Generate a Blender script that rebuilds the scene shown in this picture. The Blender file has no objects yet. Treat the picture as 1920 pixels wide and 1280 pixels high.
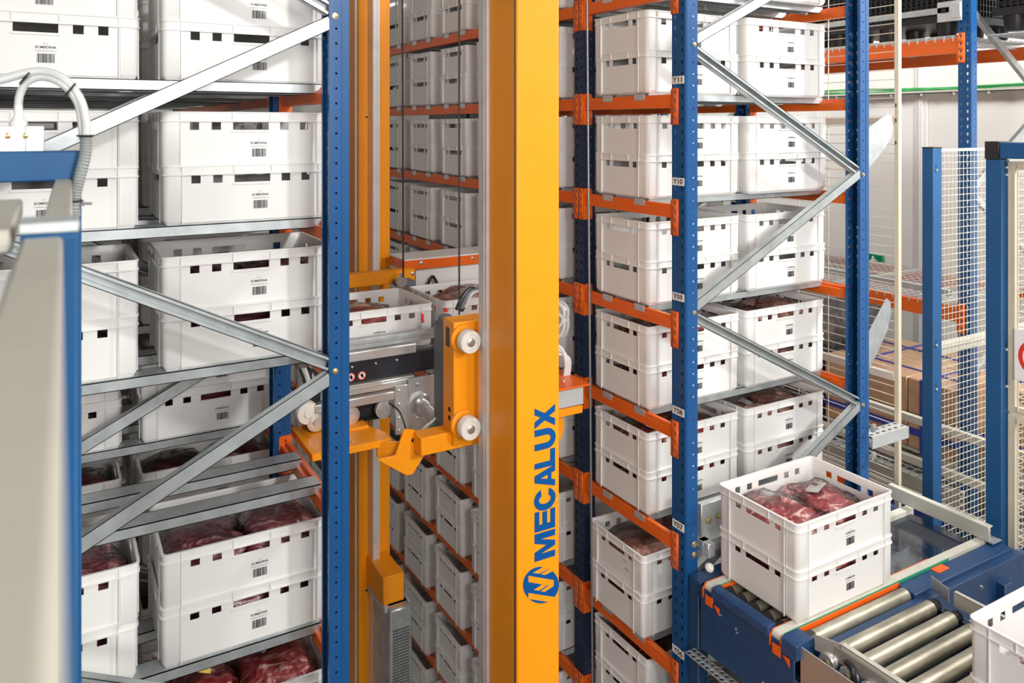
import bpy, bmesh, math, random
from mathutils import Vector, Matrix, noise
random.seed(7)
SC = bpy.context.scene
COL = SC.collection
ZC = 5.0                     # camera height above the hall floor; all part coordinates below are relative to it

# ------------------------------------------------------------ camera, world, lights, exposure
cam_d = bpy.data.cameras.new('camera'); cam = bpy.data.objects.new('camera', cam_d); COL.objects.link(cam)
cam.location = (0, 0, ZC); cam.rotation_euler = (math.radians(90), 0, -math.radians(28.21))
cam_d.sensor_width = 36; cam_d.lens = 36 * 1438.5 / 1920
cam_d.shift_x = (960 - 862.2) / 1920; cam_d.shift_y = -(640 - 235.9) / 1920
cam_d.clip_start = 0.02; cam_d.clip_end = 60
cam_d.dof.use_dof = True; cam_d.dof.focus_distance = 3.3; cam_d.dof.aperture_fstop = 4.0
SC.camera = cam
w = bpy.data.worlds.new('hall_light'); SC.world = w; w.use_nodes = True
wb = w.node_tree.nodes['Background']; wb.inputs[0].default_value = (1.0, 0.955, 0.91, 1); wb.inputs[1].default_value = 0.26
def area(name, loc, target, size, power, col=(1, 1, 1)):
    d = bpy.data.lights.new(name, 'AREA'); d.shape = 'DISK'; d.size = size; d.energy = power; d.color = col
    o = bpy.data.objects.new(name, d); COL.objects.link(o); o.location = Vector(loc) + Vector((0, 0, ZC))
    o.rotation_euler = (Vector(target) - Vector(loc)).to_track_quat('-Z', 'Y').to_euler(); return o
area('floodlight', (2.4, -3.4, 2.2), (1.9, 2.8, -0.8), 0.45, 166, (1, 0.985, 0.965))
area('side_floodlight', (-1.9, -3.0, 0.2), (2.6, 2.4, -1.6), 1.2, 115, (1, 0.98, 0.95))
area('aisle_fill', (1.0, -1.3, 0.4), (2.0, 2.6, -1.3), 0.9, 61, (1, 0.98, 0.95))  # added fill behind the camera, brightens the near aisle-facing sides
area('ceiling_lamp', (5.6, 0.2, 2.3), (7.3, 3.8, -0.4), 1.2, 430, (1, 0.99, 0.97))
area('rear_ceiling_lamp', (5.0, 6.6, 2.4), (6.6, 4.6, -0.6), 1.4, 190, (1, 0.99, 0.97))
vs = SC.view_settings
vs.view_transform = 'Standard'; vs.look = 'None'; vs.exposure = 0.0; vs.gamma = 1.0; vs.use_curve_mapping = False

# ------------------------------------------------------------ materials
def mat(name, col, rough=0.5, metal=0.0, coat=0.0, var=0.0, vscale=8.0, bump=0.0, bscale=200.0, spec=0.5, sub=0.0, stretch=None):
    m = bpy.data.materials.new(name); m.use_nodes = True; nt = m.node_tree; b = nt.nodes['Principled BSDF']
    b.inputs['Base Color'].default_value = (*col, 1); b.inputs['Roughness'].default_value = rough
    b.inputs['Metallic'].default_value = metal; b.inputs['Coat Weight'].default_value = coat
    b.inputs['Specular IOR Level'].default_value = spec
    if sub: b.inputs['Subsurface Weight'].default_value = sub; b.inputs['Subsurface Scale'].default_value = 0.02
    tc = nt.nodes.new('ShaderNodeTexCoord'); mp = nt.nodes.new('ShaderNodeMapping'); nt.links.new(tc.outputs['Object'], mp.inputs[0])
    if stretch: mp.inputs['Scale'].default_value = stretch
    if var:
        n = nt.nodes.new('ShaderNodeTexNoise'); n.inputs['Scale'].default_value = vscale; n.inputs['Detail'].default_value = 5
        nt.links.new(mp.outputs[0], n.inputs['Vector'])
        r = nt.nodes.new('ShaderNodeValToRGB'); r.color_ramp.elements[0].position = 0.3; r.color_ramp.elements[1].position = 0.7
        r.color_ramp.elements[0].color = (*[c * (1 - var) for c in col], 1); r.color_ramp.elements[1].color = (*[min(1, c * (1 + var)) for c in col], 1)
        nt.links.new(n.outputs['Fac'], r.inputs[0]); nt.links.new(r.outputs[0], b.inputs['Base Color'])
    if bump:
        n2 = nt.nodes.new('ShaderNodeTexNoise'); n2.inputs['Scale'].default_value = bscale; n2.inputs['Detail'].default_value = 3
        nt.links.new(mp.outputs[0], n2.inputs['Vector'])
        bp = nt.nodes.new('ShaderNodeBump'); bp.inputs['Strength'].default_value = bump; bp.inputs['Distance'].default_value = 0.003
        nt.links.new(n2.outputs['Fac'], bp.inputs['Height']); nt.links.new(bp.outputs[0], b.inputs['Normal'])
    return m
M = {}
M['crate'] = mat('white_crate_plastic', (0.80, 0.79, 0.77), 0.38, sub=0.0, var=0.015, vscale=3)
M['blue'] = mat('blue_rack_paint', (0.009, 0.078, 0.235), 0.36, coat=0.12, spec=0.35, var=0.06, vscale=5)
M['navy'] = mat('shaded_rack_blue_and_navy', (0.012, 0.028, 0.07), 0.42, var=0.2, vscale=9)  # rack blue with shade put into the colour; also navy conveyor under plates
M['fblue'] = mat('blue_fence_paint', (0.01, 0.085, 0.23), 0.42, spec=0.35, var=0.08, vscale=6, bump=0.1, bscale=90)
M['cblue'] = mat('blue_conveyor_paint', (0.013, 0.055, 0.155), 0.42, coat=0.08, var=0.12, vscale=30, bump=0.15, bscale=160)
M['gloss'] = mat('glossy_blue_plate', (0.003, 0.012, 0.035), 0.12, coat=0.6, var=0.2, vscale=4, bump=0.5, bscale=28)
M['orange'] = mat('orange_beam_paint', (0.82, 0.135, 0.008), 0.35, coat=0.15, var=0.04, vscale=6)
M['orange_b'] = mat('bright_orange_guard', (0.9, 0.13, 0.01), 0.35)
M['yellow'] = mat('yellow_mast_paint', (0.98, 0.335, 0.003), 0.42, coat=0.03, var=0.025, vscale=7, bump=0.04, bscale=120)
M['galv'] = mat('galvanised_steel', (0.53, 0.57, 0.58), 0.44, metal=0.72, var=0.14, vscale=16, stretch=(1, 1, 1))
M['galv_l'] = mat('light_galvanised_steel', (0.66, 0.69, 0.7), 0.34, metal=0.6, var=0.08, vscale=30)
M['alu'] = mat('aluminium', (0.72, 0.72, 0.7), 0.3, metal=0.7, var=0.06, vscale=20)
M['steel'] = mat('worn_steel_roller', (0.5, 0.47, 0.38), 0.42, metal=0.8, var=0.3, vscale=7, stretch=(1, 3, 3), bump=0.1, bscale=60)
M['inox'] = mat('brushed_stainless', (0.62, 0.58, 0.54), 0.4, metal=0.8, var=0.08, vscale=60, stretch=(1, 1, 12))
M['rail'] = mat('pale_guide_rail', (0.7, 0.68, 0.66), 0.35, metal=0.3, var=0.08, vscale=12)
M['beige'] = mat('beige_mesh_paint', (0.66, 0.6, 0.46), 0.45, var=0.05, vscale=12)
M['pale'] = mat('pale_grey_beige_steel', (0.62, 0.6, 0.53), 0.4, metal=0.2, var=0.06)
M['wire'] = mat('pale_fence_wire', (0.72, 0.68, 0.56), 0.42, metal=0.2)
M['black'] = mat('black_plastic', (0.012, 0.012, 0.013), 0.4, var=0.3, vscale=20)
M['dplate'] = mat('dark_carriage_plate', (0.018, 0.02, 0.026), 0.35, var=0.2, vscale=12)
M['grey'] = mat('grey_plastic', (0.12, 0.145, 0.165), 0.5, var=0.1)
M['lgrey'] = mat('light_grey_plastic', (0.5, 0.52, 0.52), 0.45)
M['white'] = mat('white_paint', (0.8, 0.8, 0.78), 0.4)
M['wheel'] = mat('white_nylon_wheel', (0.8, 0.77, 0.7), 0.35)
M['ink'] = mat('black_ink', (0.02, 0.02, 0.025), 0.5)
M['sticker'] = mat('white_sticker', (0.86, 0.86, 0.84), 0.5)
M['logo'] = mat('blue_lettering', (0.0, 0.08, 0.29), 0.55, spec=0.25)
M['red'] = mat('red_print', (0.75, 0.03, 0.02), 0.4)
M['brass'] = mat('yellow_zinc_bolt', (0.75, 0.58, 0.28), 0.3, metal=0.85)
M['bolt'] = mat('zinc_bolt', (0.65, 0.66, 0.66), 0.3, metal=0.9)
M['hole'] = mat('dark_recess', (0.008, 0.009, 0.012), 0.8)
M['belt'] = mat('cream_conveyor_belt', (0.62, 0.6, 0.52), 0.5, var=0.06, vscale=20)
M['green'] = mat('green_belt_edge', (0.03, 0.3, 0.16), 0.45)
M['gcable'] = mat('green_cable_bundle', (0.03, 0.28, 0.07), 0.4, var=0.3, vscale=18)
M['rope'] = mat('steel_rope', (0.3, 0.3, 0.31), 0.4, metal=0.8, bump=0.6, bscale=260)
M['drope'] = mat('dark_steel_rope', (0.05, 0.05, 0.055), 0.45, metal=0.6, bump=0.6, bscale=260)
M['card'] = mat('brown_cardboard', (0.5, 0.3, 0.17), 0.5, coat=0.45, var=0.12, vscale=9, bump=0.3, bscale=20)
M['strap'] = mat('blue_strap', (0.03, 0.05, 0.35), 0.4)
M['wall'] = mat('white_sandwich_panel', (0.72, 0.71, 0.68), 0.5, var=0.03, vscale=1.2)
M['floor'] = mat('grey_concrete', (0.22, 0.22, 0.21), 0.6, var=0.15, vscale=2)
M['sgreen'] = mat('green_exit_sign', (0.0, 0.23, 0.09), 0.4)
M['conduit'] = mat('corrugated_conduit', (0.42, 0.45, 0.45), 0.35, metal=0.5)
M['cable'] = mat('white_cable', (0.62, 0.63, 0.62), 0.45)
M['rbeige'] = mat('toned_down_beige_rail', (0.44, 0.42, 0.36), 0.5, var=0.06, vscale=14)  # beige darkened evenly to offset overexposure by the lamps
M['ytag'] = mat('yellow_paper', (0.85, 0.6, 0.1), 0.5)

def wrap_mat(name, col, col2, sc):
    m = mat(name, col, 0.22, coat=0.8); nt = m.node_tree; b = nt.nodes['Principled BSDF']
    tc = [n for n in nt.nodes if n.type == 'TEX_COORD'][0]
    n = nt.nodes.new('ShaderNodeTexNoise'); n.inputs['Scale'].default_value = sc; n.inputs['Detail'].default_value = 6; n.inputs['Distortion'].default_value = 1.5
    nt.links.new(tc.outputs['Object'], n.inputs['Vector'])
    r = nt.nodes.new('ShaderNodeValToRGB'); r.color_ramp.elements[0].position = 0.42; r.color_ramp.elements[1].position = 0.62
    r.color_ramp.elements[0].color = (*col, 1); r.color_ramp.elements[1].color = (*col2, 1)
    nt.links.new(n.outputs['Fac'], r.inputs[0]); nt.links.new(r.outputs[0], b.inputs['Base Color'])
    bp = nt.nodes.new('ShaderNodeBump'); bp.inputs['Strength'].default_value = 0.8; bp.inputs['Distance'].default_value = 0.02
    nt.links.new(n.outputs['Fac'], bp.inputs['Height']); nt.links.new(bp.outputs[0], b.inputs['Normal']); nt.links.new(bp.outputs[0], b.inputs['Coat Normal'])
    return m
M['wrap'] = wrap_mat('black_stretch_film', (0.03, 0.03, 0.032), (0.09, 0.09, 0.095), 9)
M['gwrap'] = wrap_mat('grey_stretch_film', (0.16, 0.16, 0.165), (0.3, 0.3, 0.31), 7)

def meat_mat(name, dark, mid, fat, fatpos):
    m = mat(name, mid, 0.3, coat=0.9); nt = m.node_tree; b = nt.nodes['Principled BSDF']
    b.inputs['Coat Roughness'].default_value = 0.12
    tc = [n for n in nt.nodes if n.type == 'TEX_COORD'][0]
    mp = nt.nodes.new('ShaderNodeMapping'); mp.inputs['Scale'].default_value = (0.55, 1.5, 1.3); mp.inputs['Rotation'].default_value = (0.2, 0.1, 0.6)
    nt.links.new(tc.outputs['Object'], mp.inputs[0])
    n = nt.nodes.new('ShaderNodeTexNoise'); n.inputs['Scale'].default_value = 15; n.inputs['Detail'].default_value = 7; n.inputs['Distortion'].default_value = 2.2; n.inputs['Roughness'].default_value = 0.6
    nt.links.new(mp.outputs[0], n.inputs['Vector'])
    r = nt.nodes.new('ShaderNodeValToRGB'); e = r.color_ramp.elements
    e[0].position = 0.33; e[0].color = (*dark, 1); e[1].position = 0.52; e[1].color = (*mid, 1)
    x = e.new(fatpos); x.color = (*[0.6 * a + 0.4 * c for a, c in zip(mid, fat)], 1); x = e.new(fatpos + 0.06); x.color = (*fat, 1)
    nt.links.new(n.outputs['Fac'], r.inputs[0]); nt.links.new(r.outputs[0], b.inputs['Base Color'])
    n3 = nt.nodes.new('ShaderNodeTexNoise'); n3.inputs['Scale'].default_value = 42; n3.inputs['Detail'].default_value = 4; n3.inputs['Distortion'].default_value = 1.6
    nt.links.new(tc.outputs['Object'], n3.inputs['Vector'])
    bp = nt.nodes.new('ShaderNodeBump'); bp.inputs['Strength'].default_value = 1.0; bp.inputs['Distance'].default_value = 0.006
    nt.links.new(n3.outputs['Fac'], bp.inputs['Height']); nt.links.new(bp.outputs[0], b.inputs['Coat Normal'])
    bp2 = nt.nodes.new('ShaderNodeBump'); bp2.inputs['Strength'].default_value = 0.6; bp2.inputs['Distance'].default_value = 0.006
    nt.links.new(n.outputs['Fac'], bp2.inputs['Height']); nt.links.new(bp2.outputs[0], b.inputs['Normal'])
    return m
M['meat_red'] = meat_mat('red_marbled_meat', (0.13, 0.012, 0.018), (0.4, 0.05, 0.055), (0.8, 0.5, 0.44), 0.56)
M['meat_dark'] = meat_mat('dark_purple_meat', (0.09, 0.015, 0.025), (0.25, 0.055, 0.07), (0.62, 0.36, 0.33), 0.58)
M['meat_pink'] = meat_mat('pale_pink_meat', (0.3, 0.1, 0.09), (0.5, 0.26, 0.21), (0.75, 0.55, 0.46), 0.6)

def film_mat():
    m = bpy.data.materials.new('clear_plastic_film'); m.use_nodes = True; nt = m.node_tree; nt.nodes.clear()
    out = nt.nodes.new('ShaderNodeOutputMaterial'); tr = nt.nodes.new('ShaderNodeBsdfTransparent'); gl = nt.nodes.new('ShaderNodeBsdfGlossy')
    gl.inputs['Roughness'].default_value = 0.12; mix = nt.nodes.new('ShaderNodeMixShader')
    fr = nt.nodes.new('ShaderNodeFresnel'); fr.inputs['IOR'].default_value = 1.25
    n = nt.nodes.new('ShaderNodeTexNoise'); n.inputs['Scale'].default_value = 26; n.inputs['Detail'].default_value = 4; n.inputs['Distortion'].default_value = 2
    tc = nt.nodes.new('ShaderNodeTexCoord'); nt.links.new(tc.outputs['Object'], n.inputs['Vector'])
    bp = nt.nodes.new('ShaderNodeBump'); bp.inputs['Strength'].default_value = 1; bp.inputs['Distance'].default_value = 0.008
    nt.links.new(n.outputs['Fac'], bp.inputs['Height']); nt.links.new(bp.outputs[0], gl.inputs['Normal']); nt.links.new(bp.outputs[0], fr.inputs['Normal'])
    nt.links.new(fr.outputs[0], mix.inputs[0]); nt.links.new(tr.outputs[0], mix.inputs[1]); nt.links.new(gl.outputs[0], mix.inputs[2]); nt.links.new(mix.outputs[0], out.inputs[0])
    return m
M['film'] = film_mat()

# ------------------------------------------------------------ mesh helpers
class MB:
    def __init__(s): s.v = []; s.f = []; s.m = []
    def face(s, pts, m=0):
        k = len(s.v); s.v += [tuple(p) for p in pts]; s.f.append(tuple(range(k, k + len(pts)))); s.m.append(m); return s
    def box(s, x0, x1, y0, y1, z0, z1, m=0):
        k = len(s.v)
        s.v += [(x0, y0, z0), (x1, y0, z0), (x1, y1, z0), (x0, y1, z0), (x0, y0, z1), (x1, y0, z1), (x1, y1, z1), (x0, y1, z1)]
        for f in ((0, 3, 2, 1), (4, 5, 6, 7), (0, 1, 5, 4), (1, 2, 6, 5), (2, 3, 7, 6), (3, 0, 4, 7)):
            s.f.append(tuple(k + i for i in f)); s.m.append(m)
        return s
    def bar(s, p, q, w, h, up=(0, 0, 1), m=0):
        p = Vector(p); q = Vector(q); d = (q - p).normalized(); u = Vector(up); r = d.cross(u)
        if r.length < 1e-5: r = d.cross(Vector((1, 0, 0)))
        r.normalize(); u = r.cross(d).normalized(); k = len(s.v)
        for c in (p, q):
            for a, b in ((-1, -1), (1, -1), (1, 1), (-1, 1)): s.v.append(tuple(c + r * a * w / 2 + u * b * h / 2))
        for f in ((0, 1, 2, 3), (7, 6, 5, 4), (0, 4, 5, 1), (1, 5, 6, 2), (2, 6, 7, 3), (3, 7, 4, 0)):
            s.f.append(tuple(k + i for i in f)); s.m.append(m)
        return s
    def prism(s, poly, fn, a, b, m=0):
        """poly of 2-D points extruded; fn(u, v, t) -> point"""
        k = len(s.v); n = len(poly)
        s.v += [tuple(fn(u, v, a)) for u, v in poly] + [tuple(fn(u, v, b)) for u, v in poly]
        s.f.append(tuple(range(k + n - 1, k - 1, -1))); s.m.append(m); s.f.append(tuple(range(k + n, k + 2 * n))); s.m.append(m)
        for i in range(n):
            j = (i + 1) % n; s.f.append((k + i, k + j, k + n + j, k + n + i)); s.m.append(m)
        return s
    def lathe(s, c, axis, prof, n=24, m=0):
        """prof: (radius, offset along axis)"""
        c = Vector(c); a = Vector(axis).normalized(); t = Vector((0, 0, 1)) if abs(a.z) < 0.9 else Vector((1, 0, 0))
        e1 = a.cross(t).normalized(); e2 = a.cross(e1).normalized(); k = len(s.v)
        for r, o in prof:
            for i in range(n):
                th = 2 * math.pi * i / n; s.v.append(tuple(c + a * o + (e1 * math.cos(th) + e2 * math.sin(th)) * r))
        for j in range(len(prof) - 1):
            for i in range(n):
                i2 = (i + 1) % n; s.f.append((k + j * n + i, k + j * n + i2, k + (j + 1) * n + i2, k + (j + 1) * n + i)); s.m.append(m)
        if prof[0][0] > 1e-6: s.f.append(tuple(k + i for i in range(n - 1, -1, -1))); s.m.append(m)
        if prof[-1][0] > 1e-6: s.f.append(tuple(k + (len(prof) - 1) * n + i for i in range(n))); s.m.append(m)
        return s
    def cyl(s, p, q, r, n=16, m=0):
        p = Vector(p); q = Vector(q); return s.lathe(p, q - p, [(r, 0), (r, (q - p).length)], n, m)
    def tube(s, pts, r, n=8, m=0, ripple=0, sub=6):
        P = [Vector(p) for p in pts]; Q = []
        for i in range(len(P) - 1):
            p0 = P[max(i - 1, 0)]; p1 = P[i]; p2 = P[i + 1]; p3 = P[min(i + 2, len(P) - 1)]
            for j in range(sub):
                t = j / sub; Q.append(0.5 * ((2 * p1) + (p2 - p0) * t + (2 * p0 - 5 * p1 + 4 * p2 - p3) * t * t + (3 * p1 - p0 - 3 * p2 + p3) * t ** 3))
        Q.append(P[-1]); k = len(s.v); ref = Vector((0.31, 0.2, 0.93))
        for i, q in enumerate(Q):
            d = (Q[min(i + 1, len(Q) - 1)] - Q[max(i - 1, 0)]).normalized(); e1 = d.cross(ref).normalized(); e2 = d.cross(e1).normalized()
            rr = r * (1 + (ripple if i % 2 else -ripple))
            for a in range(n):
                th = 2 * math.pi * a / n; s.v.append(tuple(q + (e1 * math.cos(th) + e2 * math.sin(th)) * rr))
        for j in range(len(Q) - 1):
            for i in range(n):
                i2 = (i + 1) % n; s.f.append((k + j * n + i, k + j * n + i2, k + (j + 1) * n + i2, k + (j + 1) * n + i)); s.m.append(m)
        s.f.append(tuple(k + i for i in range(n))); s.m.append(m); s.f.append(tuple(k + (len(Q) - 1) * n + i for i in range(n - 1, -1, -1))); s.m.append(m)
        return s
    def perf(s, o, U, V, w, length, pitch, cols, hole='round', m=0, r=0.005):
        """sheet from o along U (width w) and V (length) with holes; cols: list of (u0,u1) strips each with one hole column or None"""
        o = Vector(o); U = Vector(U); V = Vector(V); n = max(1, int(round(length / pitch)))
        for u0, u1, has in cols:
            if not has:
                s.face([o + U * u0, o + U * u1, o + U * u1 + V * length, o + U * u0 + V * length], m); continue
            for i in range(n):
                v0 = i * pitch; v1 = v0 + pitch; uc = (u0 + u1) / 2; vc = (v0 + v1) / 2; k = len(s.v)
                out = [(u0, v0), (uc, v0), (u1, v0), (u1, vc), (u1, v1), (uc, v1), (u0, v1), (u0, vc)]
                if hole == 'round': inn = [(uc + r * math.cos(t), vc + r * math.sin(t)) for t in [math.radians(225 + 45 * q) for q in range(8)]]
                else:
                    a = r; inn = [(uc - a * .5, vc - a * 1.7), (uc, vc - a * 1.8), (uc + a * .5, vc - a * 1.7), (uc + a * .75, vc), (uc + a, vc + a * 1.5), (uc, vc + a * 1.7), (uc - a, vc + a * 1.5), (uc - a * .75, vc)]
                s.v += [tuple(o + U * a + V * b) for a, b in out + inn]
                for q in range(8):
                    q2 = (q + 1) % 8; s.f.append((k + q, k + q2, k + 8 + q2, k + 8 + q)); s.m.append(m)
        return s
    def build(s, name, mats, parent=None, loc=None, bev=0, seg=1, smooth=True, solid=0, ang=35):
        """coordinates are relative to the camera height; origin = parent's thing origin"""
        if not isinstance(mats, (list, tuple)): mats = [mats]
        base = Vector(loc) if loc is not None else (Vector(ORG[top(parent)]) if parent else Vector((0, 0, 0)))
        me = bpy.data.meshes.new(name); me.from_pydata([tuple(Vector(v) - base) for v in s.v], [], s.f)
        for mm in mats: me.materials.append(M[mm])
        me.polygons.foreach_set('material_index', s.m); me.update()
        bm = bmesh.new(); bm.from_mesh(me); bmesh.ops.remove_doubles(bm, verts=bm.verts, dist=1e-5)
        if not solid: bmesh.ops.recalc_face_normals(bm, faces=bm.faces)
        bm.to_mesh(me); bm.free()
        if smooth:
            me.polygons.foreach_set('use_smooth', [True] * len(me.polygons)); me.set_sharp_from_angle(angle=math.radians(ang))
        o = bpy.data.objects.new(name, me); COL.objects.link(o)
        if parent: o.parent = parent
        else: o.location = base + Vector((0, 0, ZC)); ORG[o.name] = tuple(base)
        if bev:
            b = o.modifiers.new('bevel', 'BEVEL'); b.width = bev; b.segments = seg; b.limit_method = 'ANGLE'; b.angle_limit = math.radians(40)
        if solid:
            b = o.modifiers.new('solid', 'SOLIDIFY'); b.thickness = solid; b.offset = 0
        return o
ORG = {}
def top(o):
    while o.parent: o = o.parent
    return o.name
def tag(o, label=None, cat=None, group=None, kind=None):
    if label: o['label'] = label
    if cat: o['category'] = cat
    if group: o['group'] = group
    if kind: o['kind'] = kind
    return o
def thing(name, label, cat, loc, group=None):
    o = bpy.data.objects.new(name, None); COL.objects.link(o); o.empty_display_size = 0.1
    o.location = Vector(loc) + Vector((0, 0, ZC)); ORG[o.name] = tuple(loc); return tag(o, label, cat, group)
def struct(name, mb, m, **k): return tag(mb.build(name, m, **k), kind='structure')
def text_mesh(body, size, bold=0.0, align='CENTER'):
    c = bpy.data.curves.new('text', 'FONT'); c.body = body; c.size = size; c.offset = bold; c.align_x = align; c.align_y = 'CENTER'; c.resolution_u = 2
    o = bpy.data.objects.new('text', c); COL.objects.link(o); bpy.context.view_layer.update()
    me = bpy.data.meshes.new_from_object(o.evaluated_get(bpy.context.evaluated_depsgraph_get()))
    v = [tuple(x.co) for x in me.vertices]; f = [tuple(p.vertices) for p in me.polygons]
    bpy.data.objects.remove(o); bpy.data.curves.remove(c); return v, f
def add_text(mb, body, size, o, U, V, bold=0.0, m=0, width=None):
    v, f = text_mesh(body, size, bold); o = Vector(o); U = Vector(U); V = Vector(V); k = len(mb.v); sx = 1
    if width:
        xs = [a[0] for a in v]; sx = width / (max(xs) - min(xs))
    mb.v += [tuple(o + U * a[0] * sx + V * a[1]) for a in v]
    for ff in f: mb.f.append(tuple(k + i for i in ff)); mb.m.append(m)

# ------------------------------------------------------------ the setting
ZF = -5.0
struct('floor', MB().box(-3, 8.6, -6, 12, ZF - 0.1, ZF), 'floor')
struct('wall_right', MB().box(7.5, 7.6, -6, 12, ZF, 2.6), 'wall')
struct('ceiling', MB().box(-4, 7.6, -6, 12, 2.6, 2.7), 'wall')
struct('wall_back', MB().box(-3, 7.6, 11.0, 11.1, ZF, 2.6), 'wall')
for i, y in enumerate((1.1, 2.25, 3.4, 4.46, 5.6, 6.75, 7.9)):
    struct('trim_%d' % (i + 1), MB().box(7.475, 7.5, y - 0.022, y + 0.022, ZF, 2.6).box(7.488, 7.5, y - 0.06, y + 0.06, ZF, 2.6), 'wall', bev=0.004)
# cable tray on the wall
t = thing('cable_tray', 'green cable bundle on a long tray across the white wall', 'cable', (7.45, 4, 0.33))
mb = MB().box(7.40, 7.47, -1, 9, 0.31, 0.318).box(7.40, 7.403, -1, 9, 0.31, 0.335)
for k in range(34): mb.box(7.40, 7.475, -1 + k * 0.3, -0.985 + k * 0.3, 0.29, 0.31)
mb.build('tray', 'pale', t)
for j in range(5):
    MB().tube([(7.42 + 0.012 * j, -1 + 0.5 * i, 0.333 + 0.016 * (j % 3) + 0.012 * math.sin(i * 1.3 + j * 2)) for i in range(20)], 0.012, 6, sub=3).build('cable', 'gcable', t)
# exit sign
t = thing('exit_sign', 'small green emergency exit sign on the white wall', 'sign', (7.49, 4.95, -1.4))
MB().box(7.47, 7.5, 4.84, 5.03, -1.50, -1.32).build('panel', 'sgreen', t, bev=0.003)
mb = MB()
def sg(poly): mb.prism(poly, lambda u, v, a: (a, 5.03 - u, -1.5 + v), 7.469, 7.466)
sg([(.03, .05), (.05, .04), (.075, .075), (.1, .08), (.12, .045), (.14, .05), (.115, .1), (.09, .1), (.1, .125), (.125, .115), (.13, .125), (.1, .14), (.075, .135), (.055, .115), (.06, .108), (.075, .12), (.068, .09)])
sg([(.088 + .012 * math.cos(a), .152 + .012 * math.sin(a)) for a in [i * math.pi / 4 for i in range(8)]])
sg([(.02, .015), (.17, .015), (.17, .03), (.02, .03)])
mb.build('pictogram', 'sticker', t)

# ------------------------------------------------------------ crates
CL, CW, CH, CP = 0.6, 0.4, 0.2, 0.181
def crate_mesh():
    """loft of rings around a rounded rectangle, with real grip openings"""
    R = 0.024; cols = []       # each: (px, py, nx, ny, kind)  kind: 0 corner/full, 1 recessed panel
    def side(n, L):            # u breakpoints along a side, measured from its centre
        h = L / 2 - R
        if n == 'long': hs = [(-.205, -.175), (-.1335, -.1025), (-.062, .062), (.1025, .1335), (.175, .205)]; rec = 0.236
        else: hs = [(-.112, -.084), (-.058, .058), (.084, .112)]; rec = 0.136
        us = sorted(set([-h, -rec - .003, -rec, rec, rec + .003, h] + [a for b in hs for a in b]))
        return us, hs, rec
    ring = []; holes = set()
    def add_side(n, L, cx, cy, tx, ty, nx, ny):
        us, hs, rec = side(n, L)
        for i, u in enumerate(us):
            idx = len(ring); ring.append((cx + tx * u, cy + ty * u, nx, ny, 1 if abs(u) <= rec + 1e-6 else 0))
            if i + 1 < len(us):
                mid = (u + us[i + 1]) / 2
                if any(a < mid < b for a, b in hs): holes.add(idx)
    def add_corner(cx, cy, a0):
        for q in range(1, 5):
            a = math.radians(a0 + 18 * q); ring.append((cx + R * math.cos(a), cy + R * math.sin(a), math.cos(a), math.sin(a), 0))
    add_side('long', CL, CL / 2, 0, 1, 0, 0, -1); add_corner(CL - R, R, -90)
    add_side('short', CW, CL, CW / 2, 0, 1, 1, 0); add_corner(CL - R, CW - R, 0)
    add_side('long', CL, CL / 2, CW, -1, 0, 0, 1); add_corner(R, CW - R, 90)
    add_side('short', CW, 0, CW / 2, 0, -1, -1, 0); add_corner(R, R, 180)
    n = len(ring)
    rows = [(0.0, .016, .016), (0.008, .0105, .0105), (0.016, .0065, .0115), (0.138, .0055, .011), (0.1655, .0055, .0105), (0.166, 0, 0), (0.170, 0, 0),
            (0.1704, .0045, .0045), (0.1955, .0045, .0045), (0.196, .0004, .0004), (0.2, .0008, .0008)]
    inner = [(0.2, .010), (0.196, .012), (0.1655, .0125), (0.138, .0125), (0.012, .016)]
    v = []; f = []
    for z, o0, o1 in rows:
        for x, y, nx, ny, k in ring: o = o1 if k else o0; v.append((x - nx * o, y - ny * o, z))
    nb = len(rows)
    for z, o in inner:
        for x, y, nx, ny, k in ring: v.append((x - nx * o, y - ny * o, z))
    tot = nb + len(inner)
    for r in range(tot - 1):
        for i in range(n):
            j = (i + 1) % n
            if i in holes and (r == 3 or r == nb + 2): continue
            f.append((r * n + i, r * n + j, (r + 1) * n + j, (r + 1) * n + i))
    # edges of the openings: outer rows 3..4 <-> inner rows nb+3..nb+2
    for i in holes:
        j = (i + 1) % n; a = 3 * n; b = 4 * n; c = (nb + 2) * n; d = (nb + 3) * n
        f += [(a + i, d + i, d + j, a + j), (b + j, c + j, c + i, b + i), (a + i, b + i, c + i, d + i), (a + j, d + j, c + j, b + j)]
    f.append(tuple((tot - 1) * n + i for i in range(n))); f.append(tuple(range(n - 1, -1, -1)))
    mb = MB(); mb.v = v; mb.f = f; mb.m = [0] * len(f)
    # vertical fins: rim gussets and corner-panel edges
    for y0, y1 in ((-.0004, .004), (CW - .004, CW + .0004)):
        for x in (.064, .536, .235, .365): mb.box(x - .0016, x + .0016, y0, y1 + (.002 if y0 < 0 else 0), .168, .198)
        for x in (.064, .536): mb.box(x - .0013, x + .0013, y0 + (.0034 if y0 < 0 else -.0034) * 0.3, y1, .004, .168)
        # grip lip
        ys = (y0 + .006, y0 + .013) if y0 < 0 else (y1 - .013, y1 - .006)
        for a, b in ((.233, .367),): mb.box(a, b, ys[0] + (.0008 if y0 < 0 else 0), ys[1] - (0 if y0 < 0 else .0008), .130, .1365)
    for x0, x1 in ((-.0004, .004), (CL - .004, CL + .0004)):
        for y in (.064, .336, .138, .262): mb.box(x0, x1, y - .0012, y + .0012, .168, .198)
        for y in (.064, .336): mb.box(x0, x1, y - .0013, y + .0013, .004, .168)
    # lower rim skirt and foot ring
    mb.box(.03, .57, .02, .38, -.004, .001)
    return mb
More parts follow.
